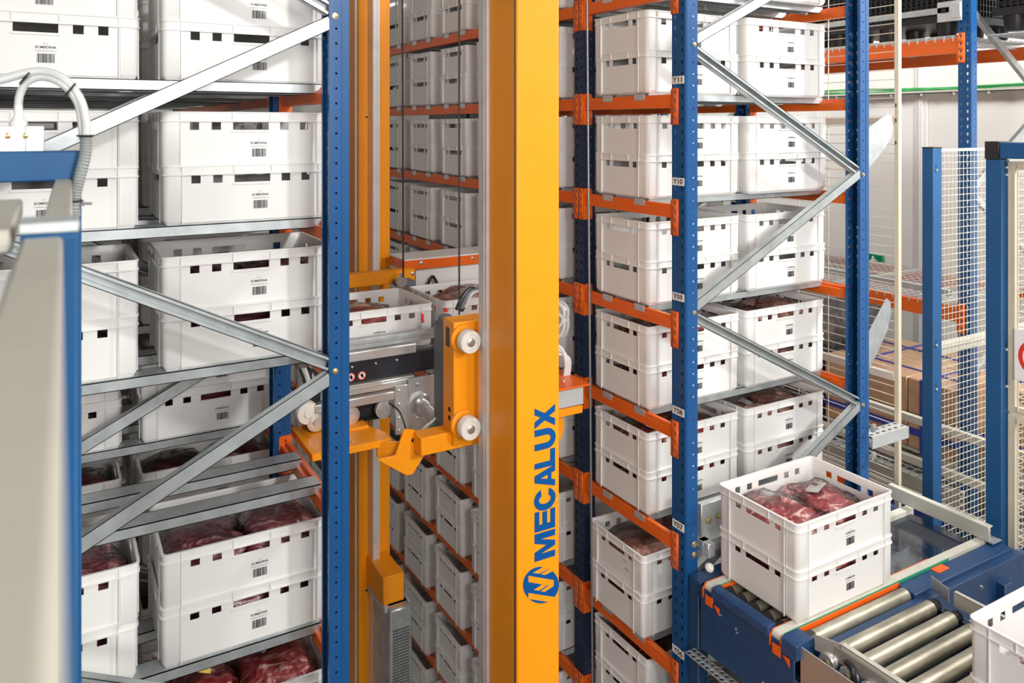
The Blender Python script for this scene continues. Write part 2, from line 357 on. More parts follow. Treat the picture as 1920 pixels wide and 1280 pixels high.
def finish_mesh(mb, name, mats, ang=30):
    me = bpy.data.meshes.new(name); me.from_pydata([tuple(a) for a in mb.v], [], mb.f)
    for mm in mats: me.materials.append(M[mm])
    me.polygons.foreach_set('material_index', mb.m)
    bm = bmesh.new(); bm.from_mesh(me); bmesh.ops.recalc_face_normals(bm, faces=bm.faces); bm.to_mesh(me); bm.free()
    me.polygons.foreach_set('use_smooth', [True] * len(me.polygons)); me.set_sharp_from_angle(angle=math.radians(ang)); return me
CRATE_ME = finish_mesh(crate_mesh(), 'meat_crate', ['crate'])
def print_mesh():
    mb = MB(); y = 0.0108; o = (0.327, y, 0.0); X = (1, 0, 0); Z = (0, 0, 1)
    add_text(mb, 'ECMEDINA', 0.0105, (0.327, y, 0.092), X, Z, bold=0.0003, width=0.058)
    add_text(mb, '720000075650713', 0.005, (0.327, y, 0.0805), X, Z, width=0.06)
    for a, b in ((-.006, .0), (.001, .0045)): mb.box(.327 + a, .327 + a + .004, y, y + .0003, .1035, .1045)
    mb.tube([(.315, y + .0006, .099), (.321, y + .0006, .1015), (.328, y + .0006, .1022), (.336, y + .0006, .1005)], .0004, 4, sub=2)
    rnd = random.Random(3); x = 0.303
    while x < 0.35:
        wd = rnd.choice((.0007, .0012, .0012, .0022, .0032)); mb.box(x, x + wd, y, y + .0003, .044, .0725); x += wd + rnd.choice((.0007, .0009, .0015))
    return mb
PRINT_ME = finish_mesh(print_mesh(), 'printed_mark', ['ink'])
def place_crate(x, y, z, label, group, prints=True, jit=True):
    o = bpy.data.objects.new('meat_crate', CRATE_ME); COL.objects.link(o)
    jx, jy, ja = (random.uniform(-.003, .003), random.uniform(-.003, .003), random.uniform(-.006, .006)) if jit else (0, 0, 0)
    o.location = (x + jx, y + jy, z + ZC); o.rotation_euler = (0, 0, ja); tag(o, label, 'crate', group)
    if prints:
        p = bpy.data.objects.new('printed_mark', PRINT_ME); COL.objects.link(p); p.parent = o
    return o

# ------------------------------------------------------------ meat
def blob(seed, lx, ly, lz, wob=0.28, nu=40, nv=20):
    v = []; f = []; sd = Vector((seed * 7.3, seed * 3.1, seed * 1.7))
    for j in range(nv + 1):
        th = math.pi * j / nv
        for i in range(nu):
            ph = 2 * math.pi * i / nu; d = Vector((math.sin(th) * math.cos(ph), math.sin(th) * math.sin(ph), math.cos(th)))
            q = Vector((math.copysign(abs(d.x) ** .8, d.x), math.copysign(abs(d.y) ** .8, d.y), math.copysign(abs(d.z) ** .9, d.z)))
            k = 1 + wob * noise.noise(d * 1.6 + sd) + wob * .55 * noise.noise(d * 3.7 + sd) + wob * .22 * noise.noise(d * 9 + sd)
            v.append((max(-.53 * lx, min(.53 * lx, q.x * lx / 2 * k)), max(-.53 * ly, min(.53 * ly, q.y * ly / 2 * k)), (q.z * lz / 2) * (k if q.z > 0 else 0.9) + lz / 2))
    for j in range(nv):
        for i in range(nu):
            i2 = (i + 1) % nu; f.append((j * nu + i, (j + 1) * nu + i, (j + 1) * nu + i2, j * nu + i2))
    mb = MB(); mb.v = v; mb.f = f; mb.m = [0] * len(f); return mb
BLOBS = {}
for mt in ('red', 'dark', 'pink'):
    for s in range(3):
        BLOBS[mt, s] = (finish_mesh(blob(s + {'red': 1, 'dark': 5, 'pink': 9}[mt], .27, .3, .115), 'meat_cut', ['meat_' + mt], 60),
                        finish_mesh(blob(s + 20, .285, .32, .13, .2, 28, 14), 'plastic_film', ['film'], 60))
LBL = finish_mesh(MB().box(-.045, .045, -.028, .028, 0, .0008), 'paper_label', ['sticker'])
def place_meat(x, y, z, mt, s, rot, label, group, sx=1, sy=1, sz=1, film=True, paper=False):
    a, b = BLOBS[mt, s]
    o = bpy.data.objects.new('meat_bag', a); COL.objects.link(o); o.location = (x, y, z + ZC); o.rotation_euler = (0, 0, rot); o.scale = (sx, sy, sz)
    tag(o, label, 'meat', group)
    if film:
        p = bpy.data.objects.new('plastic_film', b); COL.objects.link(p); p.parent = o
    if paper:
        p = bpy.data.objects.new('paper_label', LBL); COL.objects.link(p); p.parent = o; p.location = (.02, -.03, .122); p.rotation_euler = (.2, .1, .5); tag(p, 'white printed label')
    if 'left bag, upper crate, aisle column, lowest shelf, left rack' in label and 'behind' not in label or 'right bag, upper crate, aisle column, shelf Y07' in label:
        tag(MB().box(-.025, .025, -.012, .0, 0, .001).box(-.024, .02, .0, .012, .0, .001, 1).build('bag_tag', ['ytag', 'sticker'], None, loc=(0, 0, 0)), 'yellow and white paper tag')
        p = bpy.data.objects['bag_tag'] if 'bag_tag.001' not in bpy.data.objects else bpy.data.objects['bag_tag.001']
        p.parent = o; p.location = (-.0, -.02, .14); p.rotation_euler = (.5, .15, -.4)
    return o

# ------------------------------------------------------------ rack levels
LV = [.637, .152, -.333, -.824, -1.303, -1.79, -2.35, -2.83, -3.31, -3.79, -4.27]
NAME = ['the shelf above label Y11', 'shelf Y11', 'shelf Y10', 'shelf Y09', 'shelf Y08', 'shelf Y07', 'shelf Y06', 'the first shelf under Y06',
        'the second shelf under Y06', 'the third shelf under Y06', 'the fourth shelf under Y06']
LNAME = ['', 'top visible shelf', 'second shelf', 'third shelf', 'fourth shelf', 'fifth shelf', 'lowest shelf']
F1, F2, F3, F4 = 2.4545, 3.165, 6.02, 8.9
PW = 0.08; PD = 0.07
def upright(rack, xf, sgn, y0, z0=-3.0, z1=1.15, dark=False, label_plates=False):
    """xf: outer face x; sgn: direction into the rack"""
    L = z1 - z0; mb = MB()
    # outer face with two slot columns around a crease
    n = int(round(L / .05)); L = n * .05
    mb.perf((xf, y0, z0), (0, 1, 0), (0, 0, 1), PW, L, .05, [(0, .006, 0), (.006, .034, 1), (.034, .046, 0), (.046, .074, 1), (.074, .08, 0)], 'slot', 0, .0058)
    for y in (y0, y0 + PW):
        mb.perf((xf, y, z0), (sgn, 0, 0), (0, 0, 1), PD, L, .05, [(0, .034, 0), (.034, .058, 1), (.058, PD, 0)], 'round', 0, .0042)
    for y in (y0, y0 + PW):
        d = .014 if y == y0 else -.014
        mb.face([(xf + sgn * PD, y, z0), (xf + sgn * PD, y + d, z0), (xf + sgn * PD, y + d, z0 + L), (xf + sgn * PD, y, z0 + L)])
    mb.box(min(xf + sgn * .001, xf + sgn * .006), max(xf + sgn * .001, xf + sgn * .006), y0 + .037, y0 + .043, z0, z0 + L)
    # stiffening ribs on the side faces
    for y, dy in ((y0, -.0016), (y0 + PW, .0016)):
        a, b = sorted((xf + sgn * .008, xf + sgn * .026)); mb.box(a, b, min(y, y + dy), max(y, y + dy), z0, z0 + L)
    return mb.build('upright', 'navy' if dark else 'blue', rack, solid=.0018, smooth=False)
def channel(rack, p, q, w=.045, d=.03, name='brace'):
    """U channel from p to q, open upwards, web facing the camera side"""
    p = Vector(p); q = Vector(q); dr = (q - p).normalized(); nrm = Vector((0, 1, 0)); up = nrm.cross(dr).normalized()
    if up.z < 0: up = -up
    mb = MB(); t = .0025
    def strip(a0, a1, b0, b1):
        k = len(mb.v)
        for c in (p, q):
            for a, b in ((a0, b0), (a1, b0), (a1, b1), (a0, b1)): mb.v.append(tuple(c + up * a + nrm * b))
        for f in ((0, 1, 2, 3), (7, 6, 5, 4), (0, 4, 5, 1), (1, 5, 6, 2), (2, 6, 7, 3), (3, 7, 4, 0)): mb.f.append(tuple(k + i for i in f)); mb.m.append(0)
    strip(-w / 2, w / 2, d / 2 - t, d / 2); strip(-w / 2, -w / 2 + t, -d / 2, d / 2); strip(w / 2 - t, w / 2, -d / 2, d / 2)
    strip(-w / 2, -w / 2 + .011, -d / 2, -d / 2 + t); strip(w / 2 - .011, w / 2, -d / 2, -d / 2 + t)
    return mb.build(name, 'galv', rack)
def brace_flat(rack, p, q):
    p = Vector(p); q = Vector(q); dr = (q - p).normalized(); nrm = Vector((0, 1, 0)); up = nrm.cross(dr).normalized()
    if up.z < 0: up = -up
    mb = MB(); w = .045; d = .03; t = .0025
    def strip(a0, a1, b0, b1):
        k = len(mb.v)
        for c in (p, q):
            for a, b in ((a0, b0), (a1, b0), (a1, b1), (a0, b1)): mb.v.append(tuple(c + up * a + nrm * b))
        for f in ((0, 1, 2, 3), (7, 6, 5, 4), (0, 4, 5, 1), (1, 5, 6, 2), (2, 6, 7, 3), (3, 7, 4, 0)): mb.f.append(tuple(k + i for i in f)); mb.m.append(0)
    strip(-w / 2, w / 2, -d / 2, -d / 2 + t); strip(-w / 2, -w / 2 + t, -d / 2, d / 2); strip(w / 2 - t, w / 2, -d / 2, d / 2)
    return mb.build('brace', 'galv', rack)
def bolt(parent, c, axis=(0, -1, 0), r=.008, m='brass'):
    MB().lathe(c, axis, [(r * 1.3, 0), (r * 1.3, .0015), (r * .9, .002), (r * .9, .006), (r * .4, .0075)], 10).build('bolt', m, parent)
def connector(beam, xf, sgn, yend, ydir, zt, side=True):
    """plate hooked over the outer face of the post; ydir: +1 the post lies on the +y side of the beam end"""
    mb = MB(); z0 = zt - .135
    a, b = (yend + .002, yend + .042) if ydir > 0 else (yend - .042, yend - .002)
    o = (xf - sgn * .004, a, z0)
    mb.perf(o, (0, 1, 0), (0, 0, 1), .04, .16, .04, [(0, .012, 0), (.012, .03, 1), (.03, .04, 0)], 'slot', 0, .0045)
    c = mb.build('connector', 'orange', beam, solid=.003, ang=25)
    mb = MB(); y = yend - ydir * .0025; x0, x1 = sorted((xf - sgn * .005, xf + sgn * .05))
    mb.prism([(x0, z0), (x1, z0), (x1, z0 + .15), (x1 - .008, z0 + .16), (x0 + .008, z0 + .16), (x0, z0 + .15)], lambda u, v, t: (u, t, v), y - .002, y + .002)
    mb.cyl((xf + sgn * .022, y - .0026, z0 + .14), (xf + sgn * .022, y + .0026, z0 + .14), .004, 8, 1)
    mb.build('connector', ['orange', 'hole'], beam)
def rack_beam(rack, xf, sgn, y0, y1, zt, conn=True, clips=()):
    """stepped box beam"""
    x = lambda u: xf + sgn * u
    prof = [(.0, -.06), (.0, -.004), (.003, 0), (.022, 0), (.022, -.014), (.042, -.014), (.042, -.056), (.038, -.06)]
    mb = MB().prism([(x(a), zt + b) for a, b in prof], lambda u, v, t: (u, t, v), y0, y1)
    mb.box(min(x(-.0012), x(.001)), max(x(-.0012), x(.001)), y0, y1, zt - .042, zt - .02)
    b = mb.build('beam', 'orange', rack, bev=.0015)
    if conn:
        connector(b, xf, sgn, y0, -1, zt); connector(b, xf, sgn, y1, 1, zt)
    for c in clips:
        m2 = MB().box(min(x(-.0035), x(-.001)), max(x(-.0035), x(-.001)), c - .035, c + .035, zt - .022, zt + .008)
        m2.build('clip', 'galv_l', b, bev=.001)
    return b
def shelf_bars(rack, x0, x1, ys, z):
    for y in ys:
        mb = MB().box(x0, x1, y, y + .08, z - .003, z).box(x0, x1, y, y + .003, z - .036, z).box(x0, x1, y + .077, y + .08, z - .036, z)
        mb.box(x0, x1, y, y + .012, z - .036, z - .0335).box(x0, x1, y + .068, y + .08, z - .036, z - .0335)
        mb.build('shelf_bar', 'galv', rack)

LXF, LXR = .894, -.363        # left rack outer faces (aisle, rear)
RXF, RXR = 2.42, 3.677
# ---- left rack
rl = thing('storage_rack', 'blue and orange storage rack on the left of the yellow mast', 'rack', (.26, 2.5, -3.0))
for (y0) in (F1, F2, F3):
    upright(rl, LXF, -1, y0); upright(rl, LXR, 1, y0)
for y0 in (F1, F2):
    yc = y0 + .04 - .022
    nodes = [(LXF - .07, .96), (LXR + .07, .96 - .59)] if False else None
    zs = [(1, .96), (0, .365 + .0), (1, -.235)]
    rt = LXF - .066; lf = LXR + .066
    for k, zr in enumerate((.367, -.818, -2.0)):
        zl_up = zr + .6; zl_dn = zr - .595
        channel(rl, (rt, yc, zr + .022), (lf, yc, zl_up - .02))
        brace_flat(rl, (rt, yc - .003, zr - .022), (lf, yc - .003, zl_dn + .02))
        if y0 == F1:
            bolt(rl, (LXF - .05, y0 - .0015, zr))
LVL = [.637, .152, -.333, -.818, -1.303, -1.806, -2.362, -2.84]
for li, z in enumerate(LVL[1:8]):
    ys1 = (2.70, 2.94)
    rack_beam(rl, LXF, -1, F1 + PW, F2, z - .012); rack_beam(rl, LXR, 1, F1 + PW, F2, z - .012)
    shelf_bars(rl, LXR + .02, LXF - .045 + .026, ys1, z)
    rack_beam(rl, LXF, -1, F2 + PW, F3, z - .012); rack_beam(rl, LXR, 1, F2 + PW, F3, z - .012)
    ys2 = [y for k in range(5) for y in (3.385 + .5225 * k, 3.62 + .5225 * k)]
    shelf_bars(rl, LXR + .02, LXF - .045 + .026, ys2, z)
# ---- right rack
rr = thing('storage_rack', 'blue and orange storage rack with Y labels right of the mast', 'rack', (3.05, 2.5, -3.0))
for y0 in (F1, F2, F3, F4):
    zb = -3.0 if y0 == F1 else ZF + .02
    upright(rr, RXF, 1, y0, zb, dark=(y0 != F1)); upright(rr, RXR, -1, y0, zb)  # deep aisle-side posts get the aisle's shade as a darker colour
LZ = {1: .2, 2: -.243, 3: -.745, 4: -1.243, 5: -1.74, 6: -2.29}
pl = None
for k, zz in LZ.items():
    zz += .0
    p = MB().box(RXF - .003, RXF - .0005, F1 + .006, F1 + .076, zz - .017, zz + .017).build('label_plate', 'sticker', rr, bev=.0005)
    mb = MB(); add_text(mb, 'Y%02d' % (12 - k), .031, (RXF - .0036, F1 + .041, zz), (0, -1, 0), (0, 0, 1), bold=.0006, width=.056)
    tag(mb.build('lettering', 'ink', p), 'black lettering Y%02d' % (12 - k))
yc = F1 + .04 - .022
lf = RXF + .066; rt = RXR - .066
for zl in (.353, -.81, -1.98):
    brace_flat(rr, (lf, yc - .003, zl + .024), (rt, yc - .003, zl + .57))
    if zl > -1.9: channel(rr, (lf, yc, zl - .024), (rt, yc, zl - .585))
    bolt(rr, (RXF + .05, F1 - .0015, zl)); bolt(rr, (RXR - .05, F1 - .0015, zl - .6))
for y0 in (F2,):
    for zl in (.353, -.81): brace_flat(rr, (lf, y0 + .02, zl + .024), (rt, y0 + .02, zl + .57))
for z in (-1.815, -1.86): bolt(rr, (RXF + .05, F1 - .0015, z), r=.011)
for li, z in enumerate(LV):
    if li <= 7:
        rack_beam(rr, RXF, 1, F1 + PW, F2, z - .012, clips=(2.745, 2.975)); rack_beam(rr, RXR, -1, F1 + PW, F2, z - .012)
        shelf_bars(rr, RXF + .019, RXR - .019, (2.705, 2.935), z)
    ys2 = [y for k in range(5) for y in (3.385 + .5225 * k, 3.62 + .5225 * k)]
    rack_beam(rr, RXF, 1, F2 + PW, F3, z - .012, clips=[y + .04 for y in ys2]); rack_beam(rr, RXR, -1, F2 + PW, F3, z - .012, conn=False)
    shelf_bars(rr, RXF + .019, RXR - .019, ys2, z)
    rack_beam(rr, RXF, 1, F3 + PW, F4, z - .012, conn=False)

# ---- crates and meat in the near bays
def side_word(c): return 'aisle-side'
cuts = ['dark red', 'purple red', 'pale pink']
def stack(rack, col, x, y, li, zb, shelf, levels=2, meat=None, empt=False, bay='near bay', prints=True, group='crates'):
    for k in range(levels):
        pos = 'upper' if k == levels - 1 else 'lower'
        place_crate(x, y, zb + k * CP, '%s white crate, %s column, %s, %s, %s' % (pos, col, shelf, bay, rack), group, prints)
        if meat:
            mt, style = meat; zz = zb + k * CP + .012; lab = {'red': 'red marbled', 'dark': 'dark purple', 'pink': 'pale pink'}[mt]
            base = 'crate, %s column, %s, %s' % (col, shelf, rack + ('' if bay == 'near bay' else ' behind'))
            s = random.randrange(3)
            if k == levels - 1:
                place_meat(x + .167, y + .2, zz, mt, s, random.uniform(-.08, .08), '%s meat, left bag, upper %s' % (lab, base), 'bagged meat in the crates', 1.0, 1.05, style, paper=random.random() < .4)
                place_meat(x + .43, y + .2, zz, mt, (s + 1) % 3, random.uniform(3.06, 3.22), '%s meat, right bag, upper %s' % (lab, base), 'bagged meat in the crates', 1.02, 1.05, style * 1.05, paper=random.random() < .4)
            else:
                place_meat(x + .3, y + .2, zz, mt, s, 0, '%s meat in lower %s' % (lab, base), 'bagged meat in the crates', 1.85, 1.1, 1.05, film=False)
G1 = 'white meat crates on the right rack'; G2 = 'white meat crates on the left rack'; G3 = 'white meat crates along the deep aisle'
rm = {3: ('pink', .95), 4: ('red', 1.1), 5: ('red', 1.1), 6: ('pink', 1.3), 7: ('dark', 1.2)}
for li in range(8):
    z = LV[li]
    y = 2.683; xa = 2.413 if li not in (6,) else 2.385
    stack('right rack', 'aisle', xa, y, li, z, NAME[li], meat=rm.get(li) if li != 3 else None, group=G1)
    if li != 6:
        xb = 3.027 if li < 3 else (3.05 if li > 3 else 3.06)
        stack('right rack', 'outer', xb, 2.65 if li < 3 else 2.68, li, z, NAME[li], meat={3: None, 4: ('pink', 1.3), 5: ('pink', 1.2), 7: ('dark', 1)}.get(li), group=G1)
lm = {3: ('dark', 1.05), 5: ('dark', 1.25), 6: ('red', 1.5)}
for li in range(1, 7):
    if li == 4: continue
    z = LVL[li]
    stack('left rack', 'aisle', .328, 2.70, li, z, LNAME[li], meat=lm.get(li), group=G2, levels=2)
    stack('left rack', 'outer', -.337, 2.70, li, z, LNAME[li], meat=lm.get(li), group=G2)
lm2 = {4: ('dark', 1), 5: ('dark', 1.2), 6: ('dark', 1)}
for kk, yb in enumerate((3.375, 3.9)):
    for li in range(1, 7):
        stack('left rack', 'aisle', .331, yb, li, LVL[li], LNAME[li], meat=lm2.get(li) if kk == 0 else None, bay=('first stack behind', 'second behind')[kk], group=G2, prints=kk == 0)
        stack('left rack', 'outer', -.337, yb, li, LVL[li], LNAME[li], meat=lm2.get(li) if kk == 0 else None, bay=('first stack behind', 'second behind')[kk], group=G2, prints=kk == 0)
ordn = ['first', 'second', 'third', 'fourth', 'fifth', 'sixth', 'seventh', 'eighth', 'ninth', 'tenth']
ys_deep = [3.37 + .5225 * k for k in range(5)] + [6.2 + .5225 * k for k in range(5)]
for k, y in enumerate(ys_deep):
    for li, z in enumerate(LV):
        if k > 4 and (li < 4 or (k < 7 and li < 3)): continue
        for q in range(2):
            place_crate(2.413 if li < 6 else 2.372, y, z + q * CP, '%s white crate, %s stack past second post, %s' % (('lower', 'upper')[q], ordn[k], NAME[li]), G3, prints=False)
# outer column of the far bays, never seen singly
mb = MB()
for y in ys_deep:
    for z in LV:
        for q in range(2):
            zz = z + q * CP
            for bx in ((3.03, 3.63, y, y + .008), (3.03, 3.63, y + .392, y + .4), (3.03, 3.038, y, y + .4), (3.622, 3.63, y, y + .4)): mb.box(*bx, zz, zz + .19)
            mb.box(3.03, 3.63, y, y + .4, zz, zz + .006).box(3.025, 3.635, y - .003, y + .403, zz + .165, zz + .17)
tag(mb.build('meat_crate', 'crate', loc=(3.3, 5, -4)), 'white crates filling the hidden outer column of the far right bays', 'crate', G3, 'stuff')

# ------------------------------------------------------------ stacker crane
cr = thing('stacker_crane', 'tall yellow twin-mast stacker crane with blue lettering in the aisle', 'crane', (1.65, 3.3, -5.0))
fm = MB().box(1.5525, 1.7475, 2.44, 2.647, ZF, 1.6).build('mast', 'yellow', cr, bev=.007, seg=2)
g = MB().box(1.541, 1.60, 2.647, 2.712, ZF, 1.6).box(1.5385, 1.541, 2.664, 2.674, ZF, 1.6).build('guide_rail', 'rail', fm, bev=.001)
rmst = MB().box(1.5525, 1.7475, 4.11, 4.32, ZF, 1.6).build('mast', 'yellow', cr, bev=.007, seg=2)
MB().box(1.614, 1.655, 4.045, 4.11, ZF, 1.6).box(1.638, 1.6395, 4.043, 4.045, ZF, 1.6).build('guide_rail', 'rail', rmst, bev=.001)
MB().box(1.528, 1.538, 4.10, 4.11, ZF, 1.6).build('edge_strip', 'rail', rmst)
for k in range(8): MB().cyl((1.60, 4.1085, .95 - .9 * k), (1.60, 4.1105, .95 - .9 * k), .006, 10).build('bolt', 'hole', rmst)
def lett(poly, z0, z1, mb, y=2.4385):
    mb.prism(poly, lambda u, v, t: (1.7262 - v * .095, t, z0 + u * (z1 - z0)), 2.44, y)
def arc(cx, cy, rx, ry, a0, a1, n=12): return [(cx + rx * math.cos(math.radians(a0 + (a1 - a0) * i / n)), cy + ry * math.sin(math.radians(a0 + (a1 - a0) * i / n))) for i in range(n + 1)]
LT = {
 'M': [(0, 0), (0, 1), (.33, 1), (.5, .42), (.67, 1), (1, 1), (1, 0), (.77, 0), (.77, .7), (.59, 0), (.41, 0), (.23, .7), (.23, 0)],
 'E': [(0, 0), (0, 1), (1, 1), (1, .77), (.32, .77), (.32, .62), (.94, .62), (.94, .39), (.32, .39), (.32, .23), (1, .23), (1, 0)],
 'C': arc(.52, .5, .52, .53, 22, 338, 20) + arc(.52, .5, .21, .29, 325, 35, 14),
 'A': [(0, 0), (.34, 1), (.66, 1), (1, 0), (.7, 0), (.645, .18), (.355, .18), (.3, 0)],
 'L': [(0, 0), (0, 1), (.33, 1), (.33, .24), (1, .24), (1, 0)],
 'U': [(0, 1), (.31, 1)] + arc(.5, .42, .19, .2, 180, 360, 8) + [(.69, 1), (1, 1)] + arc(.5, .4, .5, .43, 0, -180, 12),
 'X': [(0, 0), (.33, .51), (.02, 1), (.34, 1), (.5, .71), (.66, 1), (.98, 1), (.67, .51), (1, 0), (.67, 0), (.5, .3), (.33, 0)]}
mb = MB()
for ch, z0, z1 in (('M', -1.66, -1.556), ('E', -1.549, -1.473), ('C', -1.474, -1.392), ('A', -1.389, -1.306), ('L', -1.309, -1.243), ('U', -1.239, -1.160), ('X', -1.156, -1.074)): lett(LT[ch], z0, z1, mb)
tri = MB(); lett([(.41, .38), (.5, .7), (.59, .38)], -1.389, -1.306, tri, 2.4382)
L = tag(mb.build('lettering', 'logo', fm, smooth=False), 'blue block lettering reading upwards')
tri.build('lettering_counter', 'yellow', L, smooth=False)
def em(zx, zy): return (1.662 + (zx - 635) * .0001726, -1.756 - (zy - 660) * .0001433 - (zx - 635) * 4.85e-5)
mb = MB(); mb.prism([em(632 + 476 * math.cos(a), 658 + 486 * math.sin(a)) for a in [2 * math.pi * i / 48 for i in range(48)]], lambda u, v, t: (u, t, v), 2.44, 2.4385)
E2 = tag(mb.build('emblem', 'logo', fm, smooth=False), 'round blue emblem with slanted bars')
mb = MB()
for poly in ([(410, 330), (570, 355), (870, 200), (800, 130), (690, 168)], [(625, 365), (735, 385), (975, 262), (1000, 160), (900, 195)],
             [(295, 410), (965, 525), (965, 680), (730, 835), (615, 820), (840, 660), (795, 655), (570, 805), (435, 785), (660, 640), (295, 575)],
             [(290, 865), (930, 970), (1100, 980), (1000, 1120), (760, 1098), (290, 1020)]):
    mb.prism([em(*p) for p in poly], lambda u, v, t: (u, t, v), 2.439, 2.4381)
mb.build('emblem_bars', 'yellow', E2, smooth=False)
# drive unit at the rear mast
MB().box(1.60, 1.724, 3.86, 4.11, -2.61, -2.45).build('drive_bracket', 'yellow', cr, bev=.004)
d = MB().box(1.615, 1.745, 3.80, 4.09, -3.6, -2.60).build('drive_housing', 'galv', cr, bev=.01)
mb = MB()
for i in range(14):
    for j in range(52): mb.box(1.632 + i * .007, 1.6355 + i * .007, 3.7985, 3.7995, -2.72 - j * .016, -2.711 - j * .016)
tag(mb.build('perforation', 'hole', d, smooth=False), kind='stuff')
mb = MB().box(1.60, 1.75, 3.84, 4.10, -2.635, -2.60).cyl((1.66, 3.95, -2.60), (1.66, 3.95, -2.575), .012, 10).build('drive_cover', 'lgrey', d, bev=.004)
# ropes
def rope(label, p, q, r, m='drope'):
    t = MB().tube([p, [(a + b) / 2 for a, b in zip(p, q)], q], r, 8, sub=2).build('hoist_rope', m, loc=q); tag(t, label, 'rope'); return t
rope('thin dark hoist rope left of the two, down to the rear of the lift carriage', (1.594, 3.6, 1.6), (1.602, 3.6, -.775), .0045)
rope('thin dark hoist rope ending on the yellow carriage member', (1.499, 2.8, 1.6), (1.499, 2.8, -.782), .004)
rope('dark rope running along the edge of the front yellow mast', (1.538, 2.43, 1.6), (1.538, 2.43, ZF + .02), .0035)
rope('pale twisted steel rope in front of the right rack post', (2.226, 2.9, 1.6), (2.29, 2.9, ZF + .02), .0055, 'rope')

# ------------------------------------------------------------ lift carriage
ca = thing('lift_carriage', 'yellow lift carriage with grey conveyor deck carrying two white crates', 'carriage', (1.5, 3.2, -1.33))
sm = MB().box(1.453, 1.62, 2.76, 2.86, -1.30, -.80).build('side_member', 'yellow', ca, bev=.006, seg=2)
MB().box(1.4515, 1.454, 2.80, 2.83, -.91, -.83).build('name_plate', 'dplate', sm, bev=.001)
for z in (-1.165, -1.20): MB().lathe((1.454, 2.80, z), (-1, 0, 0), [(.011, 0), (.011, .0012)], 12).build('slot', 'hole', sm)
for z in (-.868, -1.216):
    wv = MB().lathe((1.494, 2.745, z), (0, -1, 0), [(.026, 0), (.026, .016), (.044, .018), (.0465, .021), (.0465, .052), (.044, .056), (.03, .056), (.028, .052), (.02, .052), (.018, .057), (.006, .057)], 28).build('guide_wheel', 'wheel', ca)
    MB().lathe((1.494, 2.69, z), (0, -1, 0), [(.017, 0), (.017, .006), (.012, .009), (.005, .009)], 14).build('hub', 'bolt', wv)
    MB().lathe((1.494, 2.762, z), (0, -1, 0), [(.058, 0), (.058, .012), (.05, .018)], 24).build('wheel_boss', 'yellow', wv)
MB().box(1.462, 1.53, 2.865, 2.975, -1.30, -.835).build('motor_cover', 'grey', ca, bev=.02, seg=3)
MB().lathe((1.497, 2.92, -.84), (0, 0, 1), [(.034, 0), (.033, .02), (.024, .032), (0.001, .035)], 20).build('cover_cap', 'grey', ca)
MB().box(.97, 1.60, 3.155, 3.19, -.973, -.930).box(.97, 1.60, 3.15, 3.156, -.952, -.935).build('side_guide', 'galv', ca, bev=.002)
MB().box(.97, 1.46, 3.135, 3.165, -1.02, -.978).build('side_guide', 'alu', ca, bev=.004, seg=2)
mp = MB().box(.97, 1.60, 3.15, 3.19, -1.112, -1.02).build('front_plate', 'dplate', ca, bev=.001)
for x in (1.16, 1.27, 1.37, 1.05): bolt(mp, (x, 3.15, -1.045), r=.004, m='bolt')
for x in (1.155, 1.205):
    st = MB().lathe((x, 3.1498, -1.088), (0, -1, 0), [(.019, 0), (.019, .0006)], 24).build('warning_sticker', 'sticker', mp)
    mb = MB(); n = 24
    for i in range(n):
        a0 = 2 * math.pi * i / n; a1 = 2 * math.pi * (i + 1) / n
        mb.face([(x + r * math.cos(a), 3.149, -1.088 + r * math.sin(a)) for r, a in ((.019, a0), (.019, a1), (.015, a1), (.015, a0))])
    mb.bar((x - .012, 3.149, -1.076), (x + .012, 3.149, -1.1), .0004, .0035, up=(1, 0, 1)); mb.build('ring', 'red', st, smooth=False)
    MB().box(x - .006, x + .007, 3.1488, 3.1491, -1.092, -1.084).box(x - .002, x + .004, 3.1488, 3.1491, -1.098, -1.078).build('pictogram', 'ink', st)
MB().box(1.005, 1.45, 3.13, 3.17, -1.160, -1.118).box(1.005, 1.45, 3.125, 3.131, -1.135, -1.128).build('side_guide', 'alu', ca, bev=.003)
MB().box(.98, 1.345, 3.11, 3.15, -1.205, -1.168).build('side_guide', 'alu', ca, bev=.004, seg=2)
MB().box(.985, 1.01, 3.12, 3.16, -1.16, -1.11).build('end_stop', 'black', ca, bev=.002)
bp = MB().box(1.345, 1.42, 3.105, 3.118, -1.36, -1.145).build('bracket_plate', 'alu', ca, bev=.002)
for z in (-1.165, -1.225, -1.285, -1.34): bolt(bp, (1.362, 3.105, z), r=.005, m='bolt')
gp = MB().box(1.41, 1.62, 3.10, 3.112, -1.39, -1.12).build('gear_plate', 'alu', ca, bev=.001)
for x, z in ((1.45, -1.15), (1.55, -1.155), (1.56, -1.28), (1.45, -1.3), (1.57, -1.35)): bolt(gp, (x, 3.10, z), r=.007, m='bolt')
mb = MB().lathe((1.46, 3.10, -1.235), (.25, -1, -.45), [(.05, 0), (.05, .012), (.034, .014), (.034, .05), (.03, .052), (.03, .12), (.024, .125), (.024, .15), (.002, .152)], 22)
mb.build('gear_motor', 'bolt', ca)
for k, (dx, mm) in enumerate(((0, 'cable'), (.02, 'gcable'), (.03, 'black'))):
    MB().tube([(1.50 + dx, 3.0, -1.26), (1.47 + dx, 2.95, -1.25 - .01 * k), (1.40, 2.96, -1.30 - .02 * k), (1.37, 3.0, -1.36)], .006, 7).build('cable', mm, ca)
MB().tube([(1.29, 3.05, -1.19), (1.32, 3.0, -1.22), (1.335, 2.96, -1.30), (1.345, 2.95, -1.36), (1.33, 3.0, -1.37)], .004, 6).build('cable', 'black', ca)
